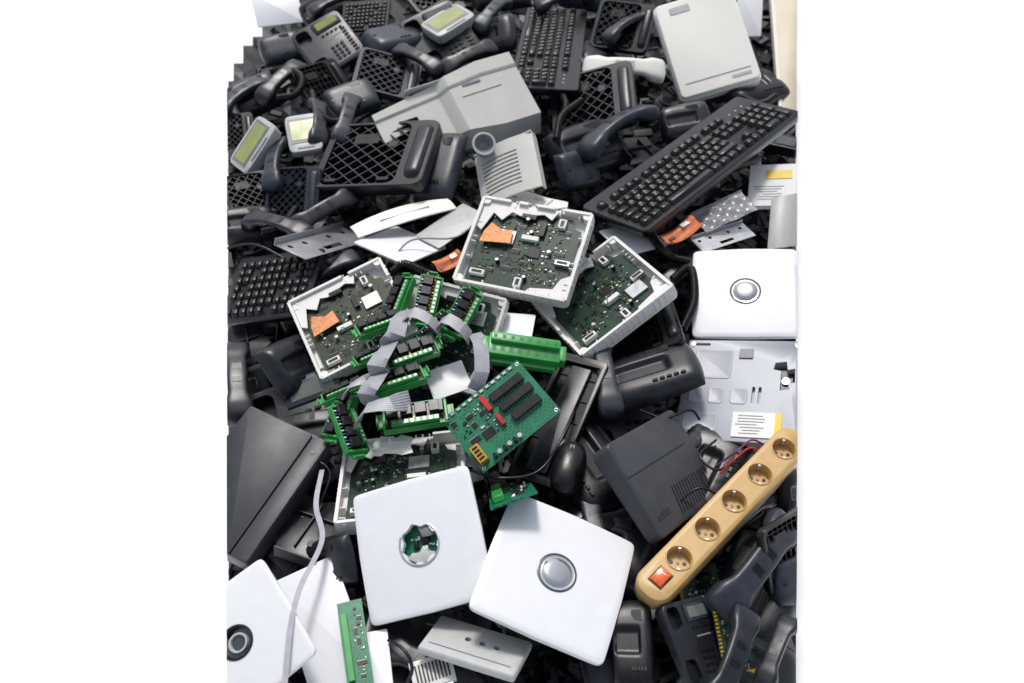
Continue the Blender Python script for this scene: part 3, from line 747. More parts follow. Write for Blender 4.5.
@kind('wooden_board')
def _():
    W,L=.10,.55; e=empty('wooden_board','pale board',(W,L)); MB().box((0,0,0),(W,L,.018)).build('board','tanpale',e,.001,1); MB().box((-W/2+.004,0,.012),(.010,L*.98,.006)).build('edge_strip','cream',e,.0006,1); return e
@kind('flat_scrap')
def _():
    e=empty('flat_scrap','broken telephone casing',(.14,.12)); MB().prism([(-.07,-.05),(-.02,-.048),(.03,-.06),(.05,-.03),(.07,-.02),(.055,.01),(.06,.05),(-.01,.06),(-.03,.045),(-.07,.03)],-.006,0).build('shell','slate',e,.0015,2)
    MB().box((0,.006,.002),(.09,.003,.008)).build('rib','slate',e,.0005,1); MB().box((.02,0,.002),(.003,.08,.008)).build('rib','slate',e,.0005,1); MB().cyl((-.035,-.02,-.001),.007,.012,18).build('screw_boss','slate',e,.0005,1)
    MB().box((-.068,-.01,.008),(.004,.075,.026)).build('side_wall','slate',e,.001,1); return e
def broad(name,m1,seed):
    def f():
        W,L=.21,.15; e=empty(name,'telephone housing',(W,L))
        def mapxy(u,v):
            a,b=2*u,2*v; k=.16; return (W/2*a*math.sqrt(max(0,1-k*b*b)),L/2*b*math.sqrt(max(0,1-k*a*a)))
        fz=lambda u,v:.046*((1-abs(2*u)**7)*(1-abs(2*v)**4.5))**.5*(1-.30*(u+.5))-.011*sm((.15-abs(v))/.03)*sm((.30-abs(u+.08))/.05)*(seed%2)
        gridplate(W,L,fz,44,36,.003,fx=mapxy).build('housing',m1,e,ang=75)
        for k in range(3+seed%2*2):
            u=.02+k*.07; MB().prism(rrect(.011,.007,.0025,3,u*W,-.30*L),fz(u,-.3)-.002,fz(u,-.3)+.003).build('key','slate_dark',e,.0006,1)
        MB().prism(rrect(.050,.018,.003,3,.03,.042),fz(.14,.28)-.003,fz(.14,.28)+.0016).build('window','slate_dark',e,.0006,1)
        MB().cyl((-.075,.0,fz(-.357,0)-.003),.007,.0045,18).build('screw_cap','slate_dark',e,.0006,1)
        return e
    BUILD[name]=f
broad('phone_housing','slate',1); broad('grey_phone_housing','slate_light',0); broad('black_phone_housing','slate_dark',1)
# paths
def catmull(P,n=10):
    P=[Vector(p) for p in P]; P=[P[0]*2-P[1]]+P+[P[-1]*2-P[-2]]; out=[]
    for i in range(1,len(P)-2):
        for k in range(n):
            t=k/n; a,b,c,d=P[i-1],P[i],P[i+1],P[i+2]
            out.append(.5*((2*b)+(c-a)*t+(2*a-5*b+4*c-d)*t*t+(3*b-a-3*c+d)*t**3))
    out.append(P[-2]); return out
def localize(o):
    c=sum((v.co for v in o.data.vertices),Vector())/len(o.data.vertices)
    for v in o.data.vertices: v.co-=c
    o.location=c
def coil(name,P,label,r=.0075,wr=.0017,pitch=.0042,m='black'):
    pts=catmull([at(x,y,h) for x,y,h in P],14); L=[0]
    for a,b in zip(pts,pts[1:]): L.append(L[-1]+(b-a).length)
    tot=L[-1]; N=int(tot/pitch*12); out=[]; j=0; last=None
    for i in range(N):
        s=tot*i/N
        while L[j+1]<s: j+=1
        u=(s-L[j])/(L[j+1]-L[j]); p=pts[j].lerp(pts[j+1],u); t=(pts[j+1]-pts[j]).normalized()
        a=(t.cross(Vector((0,0,1))) if last is None else last-t*last.dot(t)).normalized(); last=a; b=t.cross(a); th=2*PI*i/12
        out.append(p+a*r*math.cos(th)+b*r*math.sin(th))
    o=MB().tube(out,wr,6).build(name,m,None,ang=80); localize(o); o['label']=label; o['category']='coiled phone cord'
def cable(name,P,r,m,label,cat='cable'):
    o=MB().tube(catmull([at(x,y,h) for x,y,h in P],10),r,8).build(name,m,None,ang=80); localize(o); o['label']=label; o['category']=cat
def ribbon(P,w,label,side=None,m='ribbon',th=.0012,name='ribbon_cable',cat='ribbon cable',n_=2):
    pts=catmull([at(x,y,h) for x,y,h in P],n_); n=len(pts); rings=[]
    for i,p in enumerate(pts):
        t=(pts[min(i+1,n-1)]-pts[max(i-1,0)]).normalized(); sd=(Vector(side) if side else t.cross(Vector((0,-.35,1)))); sd=(sd-t*sd.dot(t)).normalized(); nn=t.cross(sd).normalized(); K=14; ring=[]
        for k in range(K+1):
            u=-.5+k/K; ring.append(p+sd*w*u+nn*(th/2+(.0007 if k%2 else 0)))
        for k in range(K,-1,-1):
            u=-.5+k/K; ring.append(p+sd*w*u-nn*(th/2+(.0007 if k%2 else 0)))
        rings.append(ring)
    o=MB().loft(rings).build(name,m,None,ang=30); localize(o); o['label']=label; o['category']=cat
# ================================================================ SETTING
g=MB().box((0,2,-.01),(60,60,.02)).build('ground','ground_white',smooth=False); g['kind']='structure'
mb=MB(); q=random.Random(11)  # scrap mound and fragments added so gaps between objects read as deep shade
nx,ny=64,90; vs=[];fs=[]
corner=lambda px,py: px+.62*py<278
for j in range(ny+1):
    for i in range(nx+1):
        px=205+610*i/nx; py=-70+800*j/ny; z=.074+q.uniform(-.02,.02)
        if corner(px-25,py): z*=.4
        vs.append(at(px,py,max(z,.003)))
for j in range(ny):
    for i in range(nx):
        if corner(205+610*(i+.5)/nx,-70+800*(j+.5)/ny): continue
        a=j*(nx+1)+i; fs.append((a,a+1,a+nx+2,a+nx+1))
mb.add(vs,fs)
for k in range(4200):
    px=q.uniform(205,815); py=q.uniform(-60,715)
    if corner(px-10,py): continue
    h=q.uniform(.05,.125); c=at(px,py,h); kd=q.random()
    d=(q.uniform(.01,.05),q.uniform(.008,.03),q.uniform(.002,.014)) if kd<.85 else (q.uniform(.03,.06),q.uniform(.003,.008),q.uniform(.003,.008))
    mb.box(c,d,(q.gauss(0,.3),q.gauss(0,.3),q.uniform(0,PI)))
o=mb.build('shade_fill_scrap','gap_shade_scrap',None,smooth=False); o['kind']='stuff'; o['label']='near-black scrap fill under the pile, coloured as the deep shade of its gaps'; o['category']='scrap shade fill'
# ================================================================ FOREGROUND
put('open_access_point',[(350,495),(470,463),(494,596),(372,630)],.245,'white square cover with a ragged round hole showing a green board inside',asp=1)
put('access_point',[(511,490),(638,543),(603,670),(467,607)],.235,'large white square access point at the front, grey round button, right of the holed one',asp=1)
put('ringed_access_point',[(264,553),(317,654),(214,736),(160,636)],.225,'white access point with a dark open ring at the bottom left of the pile',asp=1)
put('flat_cover',[(278,577),(330,556),(374,676),(318,712)],.185,'plain white cover half under the access point in the bottom left corner',asp=.6,kt=25)
put('flat_cover',[(362,634),(386,628),(396,700),(366,704)],.185,'narrow white cover edge right of the narrow green circuit board',asp=.4,kt=25,ka=5)
put('access_point',[(691,251),(799,248),(802,338),(692,338)],.225,'white access point with small round button, lying above the metal drive at the right',asp=1)
put('metal_drive',[(693,338),(801,342),(798,444),(671,440)],.20,'silver metal disc drive with embossed plates and a white and yellow label',asp=1.03)
puta('power_strip',(645,594),(800,432),.235,.235,'tan five socket power strip with an orange rocker switch')
put('lidded_case',[(160,520),(256,400),(322,446),(252,566)],.215,'flat dark grey case with a lid and front flap at the left edge',asp=1.5,ka=10,kt=60,zs=1)
put('set_top_box',[(590,457),(655,419),(712,500),(648,548)],.190,'dark grey router box with a row of vent slots, behind the power strip')
put('relay_board',[(444,418),(515,361),(563,410),(482,476)],.262,'bright green circuit board with black relays and red jumpers, on top of the pile')
put('terminal_rail',[(487,340),(560,350),(556,371),(488,360)],.262,'bright green terminal block lying above the green relay board',ka=15)
put('open_circuit_housing',[(290,309),(384,263),(421,337),(326,386)],.215,'white housing with an olive circuit board and copper patch, left end of the ribbon cables',asp=1)
put('upturned_circuit_housing',[(480,203),(601,221),(563,308),(460,285)],.255,'white housing with a dark circuit board, highest and farthest of the opened ones',asp=1.1)
put('ribbed_circuit_housing',[(536,309),(617,243),(680,295),(585,364)],.225,'white ribbed housing with a circuit board right of the highest opened housing',asp=1)
put('buried_circuit_housing',[(414,278),(512,302),(478,398),(388,370)],.195,'white housing half hidden under the ribbon cables and terminal modules',asp=1)
put('plain_circuit_housing',[(350,452),(462,440),(470,520),(334,535)],.185,'white housing with a dark circuit board, behind the white cover with the hole',asp=1.1)
mods=[((392,322),(408,281),.245,.262,-20,'green terminal module standing at the top left of the ribbon cables'),
((422,324),(432,280),.248,.265,10,'green terminal module between the two upper housings, left of its twin'),
((450,336),(472,294),.245,.262,20,'green terminal module nearest the highest opened housing'),
((358,336),(402,320),.25,.25,-10,'green terminal module over the edge of the olive board housing'),
((384,364),(436,346),.262,.262,12,'green terminal module in the middle of the ribbon cables'),
((356,366),(392,350),.24,.24,-14,'short green terminal module left of the middle one'),
((368,394),(424,376),.25,.25,-8,'green terminal module under the vertical ribbon, below the middle one'),
((384,424),(448,414),.235,.24,5,'long green terminal module lying level above the lower housing'),
((324,404),(366,386),.235,.245,-25,'green terminal module at the left tip of the cluster'),
((334,440),(352,394),.225,.24,-10,'tall green terminal module upright at the left, below the left tip'),
((356,456),(338,410),.23,.24,30,'green terminal module standing upright at the lower left of the cluster'),
((416,350),(448,318),.235,.240,30,'green terminal module partly under the two upper ribbon folds')]
for a,b,h1,h2,rl,lab in mods: puta('terminal_module',a,b,h1,h2,lab,'green terminal modules joined by ribbon cable',rl)
ribbon([(408,310,.268),(400,318,.292),(396,334,.296),(389,342,.280),(392,350,.270)],.034,'topmost grey ribbon fold left of the upper terminal modules',side=(1,.25,.1))
ribbon([(391,342,.272),(386,350,.298),(376,366,.300),(382,376,.274)],.032,'second grey ribbon fold, beside the middle terminal module',side=(1,.35,.1))
ribbon([(382,370,.270),(376,380,.294),(366,394,.290),(374,404,.262)],.030,'third grey ribbon fold, above the long level terminal module',side=(1,.15,.1))
ribbon([(400,322,.280),(412,312,.306),(430,320,.303),(440,330,.278)],.032,'grey ribbon fold between the two upper terminal modules',side=(.1,1,-.3))
ribbon([(436,328,.278),(446,318,.303),(462,328,.299),(470,338,.274)],.032,'grey ribbon fold at the foot of the rightmost upper module',side=(.3,1,-.3))
ribbon([(474,334,.27),(480,342,.292),(482,372,.288),(474,390,.262)],.026,'grey ribbon cable hanging down beside the green relay board',side=(1,.1,.1))
ribbon([(358,424,.255),(366,408,.288),(392,404,.290),(410,400,.262)],.034,'broad grey ribbon fold above the long level terminal module',side=(.3,1,-.3))
ribbon([(344,398,.262),(350,386,.280),(366,380,.282),(376,378,.262)],.022,'narrow grey ribbon fold beside the left tip module',side=(.3,1,-.3))
put('flat_cover',[(424,372),(462,360),(472,386),(434,402)],.228,'small white flat piece among the terminal modules',ka=5,kt=20)
put('torn_plate',[(376,436),(412,434),(414,452),(370,460)],.215,'small white broken plate below the lowest terminal module',ka=5,kt=20)
put('flat_cover',[(490,312),(536,314),(530,345),(484,340)],.215,'small white cover piece between the green terminal block and the housings',asp=1.3)
put('keyboard',[(578,219),(742,104),(799,120),(650,238)],.235,'long black keyboard lying diagonally at the upper right',kt=14)
put('keyboard',[(590,18),(576,98),(510,94),(524,12)],.20,'black keyboard pointing away at the top centre of the pile')
put('compact_keyboard',[(250,262),(326,256),(312,318),(218,332)],.18,'small black keyboard at the left edge beside the olive board housing',asp=1.2)
put('compact_keyboard',[(345,4),(392,2),(388,30),(342,36)],.20,'small black keyboard at the far top edge of the pile')
put('printer_cover',[(362,106),(508,54),(543,130),(404,172)],.245,'large grey beige printer cover lying across the upper middle',ka=4,kt=4,zs=1.2)
put('vent_cover',[(472,162),(534,126),(540,190),(486,206)],.236,'grey beige cover with vent slots below the large printer cover',ka=10)
putc('speaker_cone',484,144,.275,0,35,10,'grey round loudspeaker cone between printer cover and vent cover',s=.85)
put('pale_base_unit',[(652,2),(733,-14),(762,72),(682,106)],.25,'large cream telephone unit at the top right of the pile',asp=.85,ka=10)
puta('pale_handset',(582,68),(666,72),.235,.235,'slim cream handset left of the large cream telephone unit',roll=30)
put('flat_cover',[(738,-12),(764,-14),(758,36),(738,38)],.20,'narrow white cover behind the large cream telephone unit',asp=.5)
puta('wooden_board',(796,112),(784,-40),.12,.28,'pale wooden board leaning at the top right edge')
put('flat_cover',[(246,-8),(300,-12),(300,22),(262,28)],.15,'white cover at the far top left edge of the pile',asp=1.2)
put('display_unit',[(418,24),(456,2),(476,14),(440,38)],.25,'grey display unit with yellow green screen at the top of the pile',ka=10)
put('display_unit',[(228,160),(258,114),(276,126),(246,176)],.22,'pale display unit with green screen tilted at the left edge',ka=10)
put('display_unit',[(284,116),(316,112),(324,148),(290,154)],.235,'square display unit with greenish screen beside dark handsets at upper left',ka=5)
put('flat_cover',[(355,240),(394,228),(449,245),(404,266)],.215,'small white cover left of the highest opened housing')
put('long_panel',[(346,226),(448,197),(456,210),(362,238)],.215,'long thin cream panel below the upturned telephone base',ka=5,kt=15)
put('sheet_metal',[(274,244),(342,228),(372,240),(306,260)],.205,'flat silver metal strip with holes at the left middle')
put('grey_cover',[(414,236),(464,204),(486,214),(440,248)],.205,'light grey plate leaning behind the highest housing',ka=5,kt=15)
put('torn_plate',[(486,198),(524,194),(566,202),(560,218)],.205,'white torn plate tucked behind the highest opened housing',ka=5,kt=25)
put('flat_cover',[(516,214),(566,202),(578,246),(530,256)],.195,'white cover piece under the right end of the highest housing',asp=1,kt=20)
put('flat_cover',[(598,230),(640,222),(668,244),(626,256)],.205,'white plate under the left end of the long keyboard',ka=5,kt=15)
put('copper_bracket',[(656,238),(688,220),(704,226),(672,250)],.235,'orange film circuit with silver connector below the long keyboard')
put('copper_bracket',[(432,262),(456,250),(466,262),(440,276)],.235,'small copper coloured film beside the coiled cord near the centre')
put('clear_tray',[(690,214),(742,192),(758,208),(706,234)],.225,'clear plastic tray below the right end of the long keyboard')
put('sheet_metal',[(690,240),(742,222),(756,236),(704,252)],.205,'crumpled silver strip behind the access point at the right edge')
put('paper_label',[(752,166),(796,162),(796,206),(746,206)],.20,'white carton piece with a yellow sticker at the right edge')
put('grey_cover',[(774,200),(806,188),(806,246),(766,248)],.195,'light grey cover at the right edge above the access point',asp=.6)
put('bezel_frame',[(565,352),(607,362),(556,490),(505,472)],.205,'long black plastic bezel with ribs beside the green relay board')
puta('computer_mouse',(562,498),(574,446),.19,.19,'dark oval mouse below the long black bezel')
put('connector_box',[(438,614),(536,642),(512,676),(420,646)],.205,'light grey socket plate with three round holes at the front centre',kt=4)
put('small_connector',[(410,664),(448,652),(458,680),(414,694)],.185,'white ribbed connector at the front edge beside the socket plate')
put('board_strip',[(338,604),(360,598),(374,690),(350,697)],.205,'narrow green circuit board between the white covers at the front left',kt=25)
put('board_strip',[(486,492),(530,478),(536,492),(492,510)],.19,'green circuit strip peeking out behind the two front white covers')
put('gold_edge_board',[(712,606),(748,600),(766,690),(728,694)],.17,'circuit board with gold edge contacts at the front right')
put('gold_edge_board',[(676,574),(716,560),(724,604),(684,616)],.165,'small circuit board below the orange switch end of the power strip')
put('upturned_phone_base',[(342,140),(446,130),(426,200),(316,198)],.205,'dark upturned telephone base with diamond ribs left of the vent cover',ka=10,kt=4)
put('grey_phone_housing',[(430,136),(470,134),(452,202),(412,206)],.205,'dark grey rounded housing along the right side of the upturned base',ka=5)
put('upturned_phone_base',[(560,92),(634,78),(640,118),(552,146)],.195,'dark ribbed telephone base under the handset left of the long keyboard',jit=(14,0,0))
puta('light_slate_handset',(566,166),(668,100),.215,.225,'large grey handset lying diagonally just left of the long keyboard',roll=-25,s=1.12)
put('phone_housing',[(540,136),(604,118),(636,160),(566,188)],.175,'broad dark telephone housing beneath the diagonal grey handset')
put('square_ribbed_base',[(606,326),(672,302),(690,346),(612,378)],.190,'black square ribbed base between the ribbed housing and the metal drive')
put('phone_housing',[(596,374),(690,340),(710,384),(612,418)],.200,'broad dark telephone housing in front of the black square ribbed base',kt=4,ka=10)
puta('light_slate_handset',(600,352),(610,404),.21,.205,'grey handset end left of the broad dark housing in the right middle',s=.8)
put('square_ribbed_base',[(752,532),(800,500),(806,566),(762,592)],.195,'black square ribbed base at the right edge below the power strip')
puta('light_slate_handset',(718,612),(786,520),.20,.205,'grey handset curving below the power strip',roll=25,s=1.0)
put('desk_telephone',[(656,606),(706,600),(730,684),(674,696)],.180,'dark desk telephone with keypad at the front right',asp=.72,jit=(-8,14,6))
puta('telephone_handset',(716,696),(742,622),.205,.205,'dark handset over the gold edged board at the front right',s=.8,roll=20)
put('black_phone_housing',[(610,600),(652,600),(656,690),(612,694)],.19,'dark rounded housing between the front access point and the keypad phone',ka=5)
puta('telephone_handset',(762,690),(792,616),.20,.205,'dark handset in the bottom right corner of the pile',roll=-20)
puta('telephone_handset',(240,416),(236,350),.175,.175,'dark handset behind the flat dark case at the left edge',roll=10,s=.9)
putc('power_adapter',282,372,.165,30,10,0,'black power adapter left of the olive board housing')
put('phone_housing',[(254,352),(300,330),(334,378),(284,404)],.18,'dark broad housing below the small black keyboard at the left')
put('black_phone_housing',[(230,372),(266,360),(280,396),(238,408)],.165,'black rounded housing just above the flat dark case')
putc('desk_telephone',310,440,.13,20,5,-8,'dark desk telephone mostly hidden under the flat dark case')
puta('telephone_handset',(280,430),(336,420),.15,.16,'dark handset lying level below the left terminal module',s=.75)
putc('flat_scrap',312,528,.17,70,0,12,'dark casing shard right of the flat dark case')
put('phone_housing',[(308,540),(348,532),(360,584),(320,594)],.18,'black telephone housing left of the holed cover')
putc('power_adapter',292,548,.155,-40,10,10,'black power adapter between flat case and bottom left covers')
UL=[('display_telephone',[(300,40),(352,28),(364,60),(308,74)],.18,(12,-10,15),'dark telephone with small screen near the top left'),
('grey_upturned_base',[(352,66),(412,58),(424,96),(358,106)],.185,(0,14,-18),'grey ribbed base behind the left wing of the printer cover'),
('grey_phone_housing',[(360,34),(412,22),(432,48),(372,62)],.205,(-8,6,10),'grey rounded telephone housing at the top left of the printer cover'),
('desk_telephone',[(404,32),(462,22),(480,52),(420,68)],.19,(16,-8,12),'dark desk telephone carrying the display unit at the top'),
('upturned_phone_base',[(222,186),(280,176),(292,214),(226,228)],.165,(10,14,14),'dark ribbed telephone base at the left edge above the metal strip'),
('grey_upturned_base',[(266,178),(318,170),(330,212),(270,222)],.18,(18,-14,-20),'grey ribbed base just left of the large upturned base'),
('phone_housing',[(226,88),(272,72),(290,106),(234,120)],.17,(10,0,10),'dark rounded telephone housing at the left edge above the tilted display'),
('square_ribbed_base',[(294,72),(344,68),(352,104),(300,110)],.17,(16,10,25),'black square ribbed base above the square display unit'),
('phone_housing',[(464,24),(520,14),(514,58),(468,64)],.185,(0,-10,8),'dark rounded housing left of the keyboard at the top centre'),
('upturned_phone_base',[(592,14),(650,8),(654,46),(598,56)],.19,(14,0,-20),'dark telephone base between top keyboard and cream unit'),
('phone_housing',[(466,-20),(530,-24),(530,8),(472,14)],.18,(0,8,10),'dark rounded housing on the very top edge, centre'),
('upturned_phone_base',[(400,-22),(452,-24),(458,4),(406,8)],.17,(12,-12,24),'dark ribbed base on the very top edge, left of centre'),
('grey_phone_housing',[(556,-22),(646,-24),(646,6),(560,12)],.18,(6,6,-8),'grey rounded housing on the very top edge, right of centre'),
('black_phone_housing',[(300,-4),(342,-8),(346,26),(304,32)],.165,(0,-10,20),'black rounded housing at the far top left beside the white cover'),
('grey_phone_housing',[(262,40),(298,30),(304,58),(262,70)],.15,(10,10,10),'grey rounded housing in the far top left corner'),
('phone_housing',[(222,210),(268,202),(280,240),(224,250)],.165,(0,8,0),'dark rounded housing at the left edge beside the metal strip'),
('grey_phone_housing',[(322,92),(370,80),(384,110),(330,122)],.195,(6,0,10),'grey rounded housing just above the upturned diamond ribbed base'),
('black_phone_housing',[(700,150),(748,132),(764,160),(712,182)],.165,(0,0,0),'black rounded housing under the long keyboard at the right'),
('phone_housing',[(656,112),(706,100),(716,134),(664,146)],.180,(8,0,0),'dark rounded housing just below the large cream unit'),
('grey_phone_housing',[(556,150),(596,146),(600,190),(556,196)],.175,(0,12,10),'grey rounded housing between vent cover and long keyboard'),
('grey_phone_housing',[(772,560),(812,548),(818,600),(776,612)],.165,(0,-10,0),'grey rounded housing cropped by the right edge above the corner handset'),
('black_phone_housing',[(776,470),(816,462),(816,510),(778,520)],.165,(0,0,0),'black rounded housing cropped by the right edge, below the power strip end'),
('upturned_phone_base',[(214,120),(250,112),(256,150),(216,158)],.150,(0,10,0),'dark ribbed base cropped by the left edge behind the tilted display')]
for k,q_,h,j,lab in UL: put(k,q_,h,lab,kt=14,jit=j)
HS=[('telephone_handset',(318,150),(316,98),.22,.22,30,'dark handset standing between the square display unit and the upturned base'),
('light_slate_handset',(340,140),(352,100),.215,.225,20,'short grey handset beside the upturned base at upper left'),
('telephone_handset',(262,100),(300,66),.195,.205,10,'dark handset above the square display unit'),
('telephone_handset',(436,74),(500,44),.215,.225,20,'dark handset behind the large printer cover'),
('telephone_handset',(256,222),(300,234),.19,.20,0,'dark handset just above the flat metal strip'),
('telephone_handset',(534,8),(594,-4),.225,.225,0,'dark handset across the top edge above the centre keyboard'),
('light_slate_handset',(592,104),(584,60),.20,.21,20,'grey handset between the top keyboard and the slim cream handset'),
('light_slate_handset',(300,290),(350,262),.17,.175,0,'grey handset behind the olive board housing'),
('telephone_handset',(300,226),(346,200),.20,.20,25,'dark handset in front of the upturned base, above the metal strip'),
('light_slate_handset',(272,190),(282,140),.20,.205,-20,'grey handset between the tilted and the square display units'),
('telephone_handset',(312,14),(360,-4),.20,.205,0,'dark handset left of the small keyboard at the far top'),
('light_slate_handset',(606,40),(650,16),.21,.215,-20,'grey handset left of the upper corner of the cream unit'),
('light_slate_handset',(222,112),(262,84),.185,.19,0,'grey handset cropped by the left edge above the tilted display'),
('light_slate_handset',(474,34),(510,-4),.215,.22,10,'grey handset right of the yellow green display at the top'),
('telephone_handset',(396,50),(440,72),.215,.22,10,'dark handset on the far side of the printer cover'),
('telephone_handset',(660,470),(700,440),.155,.155,0,'dark handset under the metal drive'),
('telephone_handset',(548,540),(640,520),.145,.145,0,'dark handset behind the front access point'),
('telephone_handset',(660,290),(700,262),.175,.175,0,'dark handset between the ribbed housing and the right access point'),
('light_slate_handset',(588,500),(600,560),.155,.155,0,'grey handset between front access point and router box'),
('telephone_handset',(716,540),(760,500),.165,.17,0,'dark handset right under the power strip'),
('telephone_handset',(390,650),(470,690),.155,.155,0,'dark handset under the socket plate')]
for k,a,b,h1,h2,rl,lab in HS: puta(k,a,b,h1,h2,lab,roll=rl,s=.82)
FL=[('desk_telephone',620,420,.12,10,'dark desk telephone under the broad dark housing'),
('black_phone_housing',590,470,.15,-60,'black rounded housing left of the router box'),('power_adapter',735,500,.15,30,'black power adapter under the power strip'),
('phone_housing',600,548,.13,-20,'dark rounded housing behind the front access point'),('flat_scrap',700,260,.15,40,'dark casing shard left of the right access point'),
('power_adapter',650,566,.15,80,'black power adapter left of the orange switch'),
('desk_telephone',420,640,.10,-10,'dark desk telephone under the holed cover'),('power_adapter',600,670,.15,10,'black power adapter at the front edge right of centre'),
('phone_housing',758,590,.13,60,'dark rounded housing between two handsets at the right edge'),('flat_scrap',640,150,.16,30,'dark casing shard above the long keyboard'),
('power_adapter',460,110,.15,0,'black power adapter under the printer cover'),
('grey_phone_housing',600,60,.13,30,'grey rounded housing right of the top keyboard'),('black_phone_housing',752,92,.14,30,'black rounded housing right of the large cream unit'),
('flat_scrap',450,470,.13,0,'dark casing shard under the lower housing'),('power_adapter',560,300,.15,30,'black power adapter under the opened housings'),
('flat_scrap',240,345,.14,15,'dark casing shard at the left edge under the small keyboard'),
('power_adapter',783,140,.15,60,'black power adapter at the right end of the long keyboard'),
('power_adapter',780,640,.13,10,'black power adapter at the lower right edge'),
('black_phone_housing',704,476,.14,60,'black rounded housing between router box and power strip'),('phone_housing',738,668,.13,-20,'dark rounded housing at the bottom right edge'),
('phone_housing',320,300,.13,20,'dark rounded housing under the olive board housing'),('power_adapter',264,470,.12,0,'black power adapter under the flat dark case')]
for k,x,y,h,yw,lab in FL: putc(k,x,y,h,yw,q.uniform(-12,12),q.uniform(-12,12),lab,s=.9)
coil('coiled_cord',[(312,92,.22),(318,112,.235),(334,122,.23),(350,116,.22)],'black coiled cord among dark handsets at upper left')
coil('coiled_cord',[(392,272,.225),(404,264,.24),(424,272,.24),(440,280,.22)],'black coiled cord just left of the highest opened housing')
coil('coiled_cord',[(672,280,.21),(690,268,.22),(694,300,.215),(682,330,.21)],'black coiled cord beside the right access point')
coil('coiled_cord',[(640,214,.20),(664,252,.215),(690,262,.21)],'black coiled cord below the left end of the long keyboard')
coil('coiled_cord',[(262,232,.20),(282,226,.21),(296,208,.205)],'black coiled cord above the flat metal strip')
coil('coiled_cord',[(556,140,.235),(562,116,.235),(582,100,.23)],'black coiled cord beside the large diagonal handset')
coil('coiled_cord',[(286,66,.21),(302,78,.225),(296,94,.22),(278,98,.21)],'black coiled cord in the upper left corner of the pile')
coil('coiled_cord',[(556,84,.22),(566,104,.23),(560,124,.225)],'black coiled cord just below the top centre keyboard')
coil('coiled_cord',[(740,96,.21),(760,104,.22),(776,96,.21)],'black coiled cord below the corner of the cream unit')
ribbon([(322,470,.20),(316,505,.225),(322,540,.235),(300,588,.25),(290,630,.252),(284,690,.24)],.0085,'thin pale flat strap hanging over the bottom left white covers',name='flat_strap',cat='flat strap',side=(1,0,.1),n_=10,th=.0006,m='strap')
cable('thin_cable',[(716,440,.19),(700,455,.205),(716,470,.205),(738,462,.20),(744,476,.19)],.0022,'black','black thin cable looping under the metal drive')
cable('thin_cable',[(716,466,.20),(738,450,.225),(752,440,.215),(766,446,.20)],.0018,'purple','purple wire loop behind the power strip')
cable('thin_cable',[(720,474,.20),(736,458,.22),(750,448,.212),(762,454,.20)],.0018,'red','red wire beside the purple one behind the power strip')
cable('thin_cable',[(470,470,.20),(500,478,.215),(540,470,.21),(566,430,.215),(578,400,.20)],.0025,'black','black cable draped over the lower end of the black bezel')
cable('thin_cable',[(300,470,.19),(318,462,.205),(330,474,.20),(322,500,.19)],.0022,'black','black cable looping right of the flat dark case')
cable('thin_cable',[(220,250,.19),(252,244,.21),(280,256,.205),(300,270,.19)],.0025,'black','black cable above the small left keyboard')
cable('thin_cable',[(640,410,.20),(664,418,.215),(690,410,.21),(700,420,.20)],.0025,'black','black cable in front of the broad dark housing')
cable('thin_cable',[(390,262,.22),(412,240,.235),(452,238,.235),(470,228,.22)],.0022,'ribbon','grey cable crossing the small white cover')
cable('thin_cable',[(680,500,.205),(700,488,.215),(720,496,.20)],.0022,'black','black cable right of the router box')
cable('thin_cable',[(388,640,.19),(404,650,.20),(412,668,.195),(404,690,.19)],.0025,'black','black cable at the front between green strip and connector')
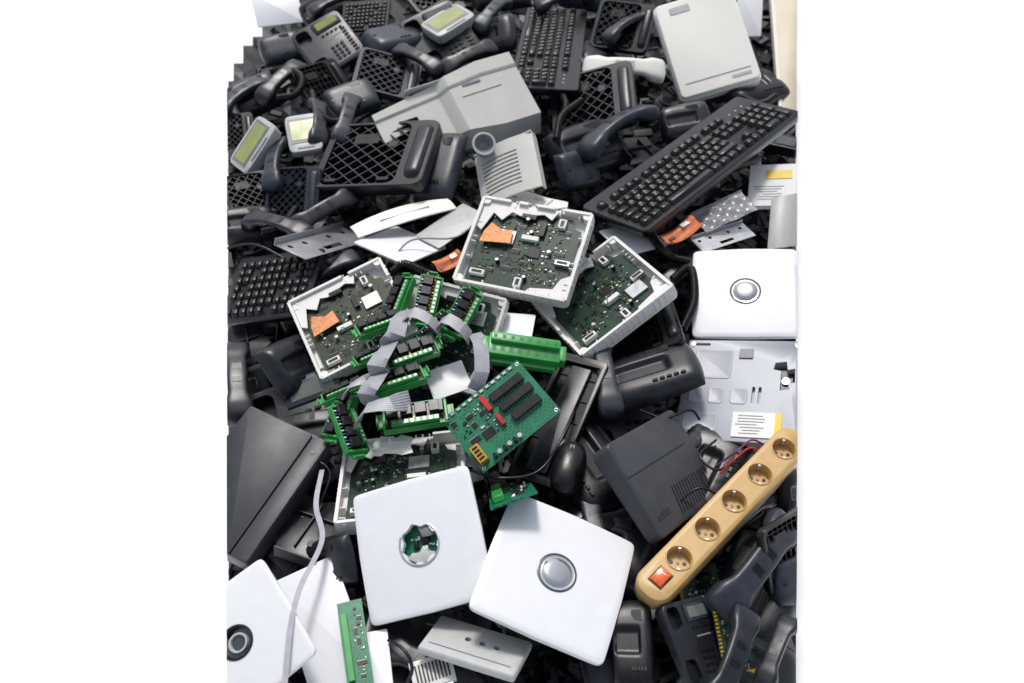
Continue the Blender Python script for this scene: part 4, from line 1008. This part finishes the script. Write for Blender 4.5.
# ---- the heap is modelled only as wide as the photograph shows it: its two flanks are cut off along leaning planes
def trim(px,sgn):
    A=at(px,0,.2); B=at(px,683,.2); C=at(px-sgn*2,340,0); nrm=(B-A).cross(C-A).normalized()
    if nrm.x*sgn<0: nrm=-nrm
    bpy.context.view_layer.update(); off=float(A.dot(nrm)); cnt=0; dead=[]
    for o in list(bpy.data.objects):
        if o.type!='MESH' or o.name.startswith('ground'): continue
        mw=o.matrix_world; bb=[(mw@Vector(c)).dot(nrm)-off for c in o.bound_box]
        if max(bb)<=0: continue
        if min(bb)>=0: dead.append(o); continue
        me=o.data.copy(); bm=bmesh.new(); bm.from_mesh(me)
        lo=mw.inverted()@A; ln=(mw.to_3x3().transposed()@nrm).normalized()
        res=bmesh.ops.bisect_plane(bm,geom=bm.verts[:]+bm.edges[:]+bm.faces[:],dist=1e-7,plane_co=lo,plane_no=ln,clear_outer=True)
        if not bm.faces: bm.free(); dead.append(o); continue
        if len(me.vertices)<6000:
            es=[e for e in res['geom_cut'] if isinstance(e,bmesh.types.BMEdge) and e.is_valid and len(e.link_faces)==1]
            try:
                if es: bmesh.ops.holes_fill(bm,edges=es,sides=0)
            except Exception as ex: print('fill',ex)
        bm.to_mesh(me); bm.free(); o.data=me; cnt+=1
    for o in dead:
        for ch in list(o.children):
            if ch not in dead: ch.parent=o.parent
        bpy.data.objects.remove(o)
    for o in list(bpy.data.objects):
        if o.type=='EMPTY' and not o.children: bpy.data.objects.remove(o)
    print('TRIM',px,cnt,len(dead))
trim(227,-1); trim(797,1)
# ================================================================ LIGHT + CAMERA
sc=bpy.context.scene
w=bpy.data.worlds.new('World'); sc.world=w; w.use_nodes=True; nt=w.node_tree; bg=nt.nodes['Background']
sky=nt.nodes.new('ShaderNodeTexSky'); sky.sky_type='NISHITA'; sky.sun_disc=False; EL=R(58); AZ=R(-8)
sky.sun_elevation=EL; sky.sun_rotation=AZ; sky.dust_density=3; sky.air_density=1.0
hs=nt.nodes.new('ShaderNodeHueSaturation'); hs.inputs['Saturation'].default_value=.55; nt.links.new(sky.outputs[0],hs.inputs['Color']); nt.links.new(hs.outputs[0],bg.inputs['Color']); bg.inputs['Strength'].default_value=.15
sl=bpy.data.lights.new('sun','SUN'); sl.energy=2.2; sl.angle=R(10); sl.color=(1,.97,.93); so=bpy.data.objects.new('sun',sl); col.objects.link(so)
d=Vector((math.sin(AZ)*math.cos(EL),math.cos(AZ)*math.cos(EL),math.sin(EL))); so.rotation_euler=d.to_track_quat('Z','Y').to_euler()
cd=bpy.data.cameras.new('camera'); cam=bpy.data.objects.new('camera',cd); col.objects.link(cam); cam.location=CAM; cam.rotation_euler=(R(90)-PITCH,0,0)
cd.sensor_width=36; cd.lens=F_PX/1024*36; cd.clip_start=.02; cd.clip_end=200; sc.camera=cam
cd.dof.use_dof=True; cd.dof.focus_distance=1.45; cd.dof.aperture_fstop=4.0
sc.view_settings.view_transform='Standard'; sc.view_settings.look='None'; sc.view_settings.exposure=0
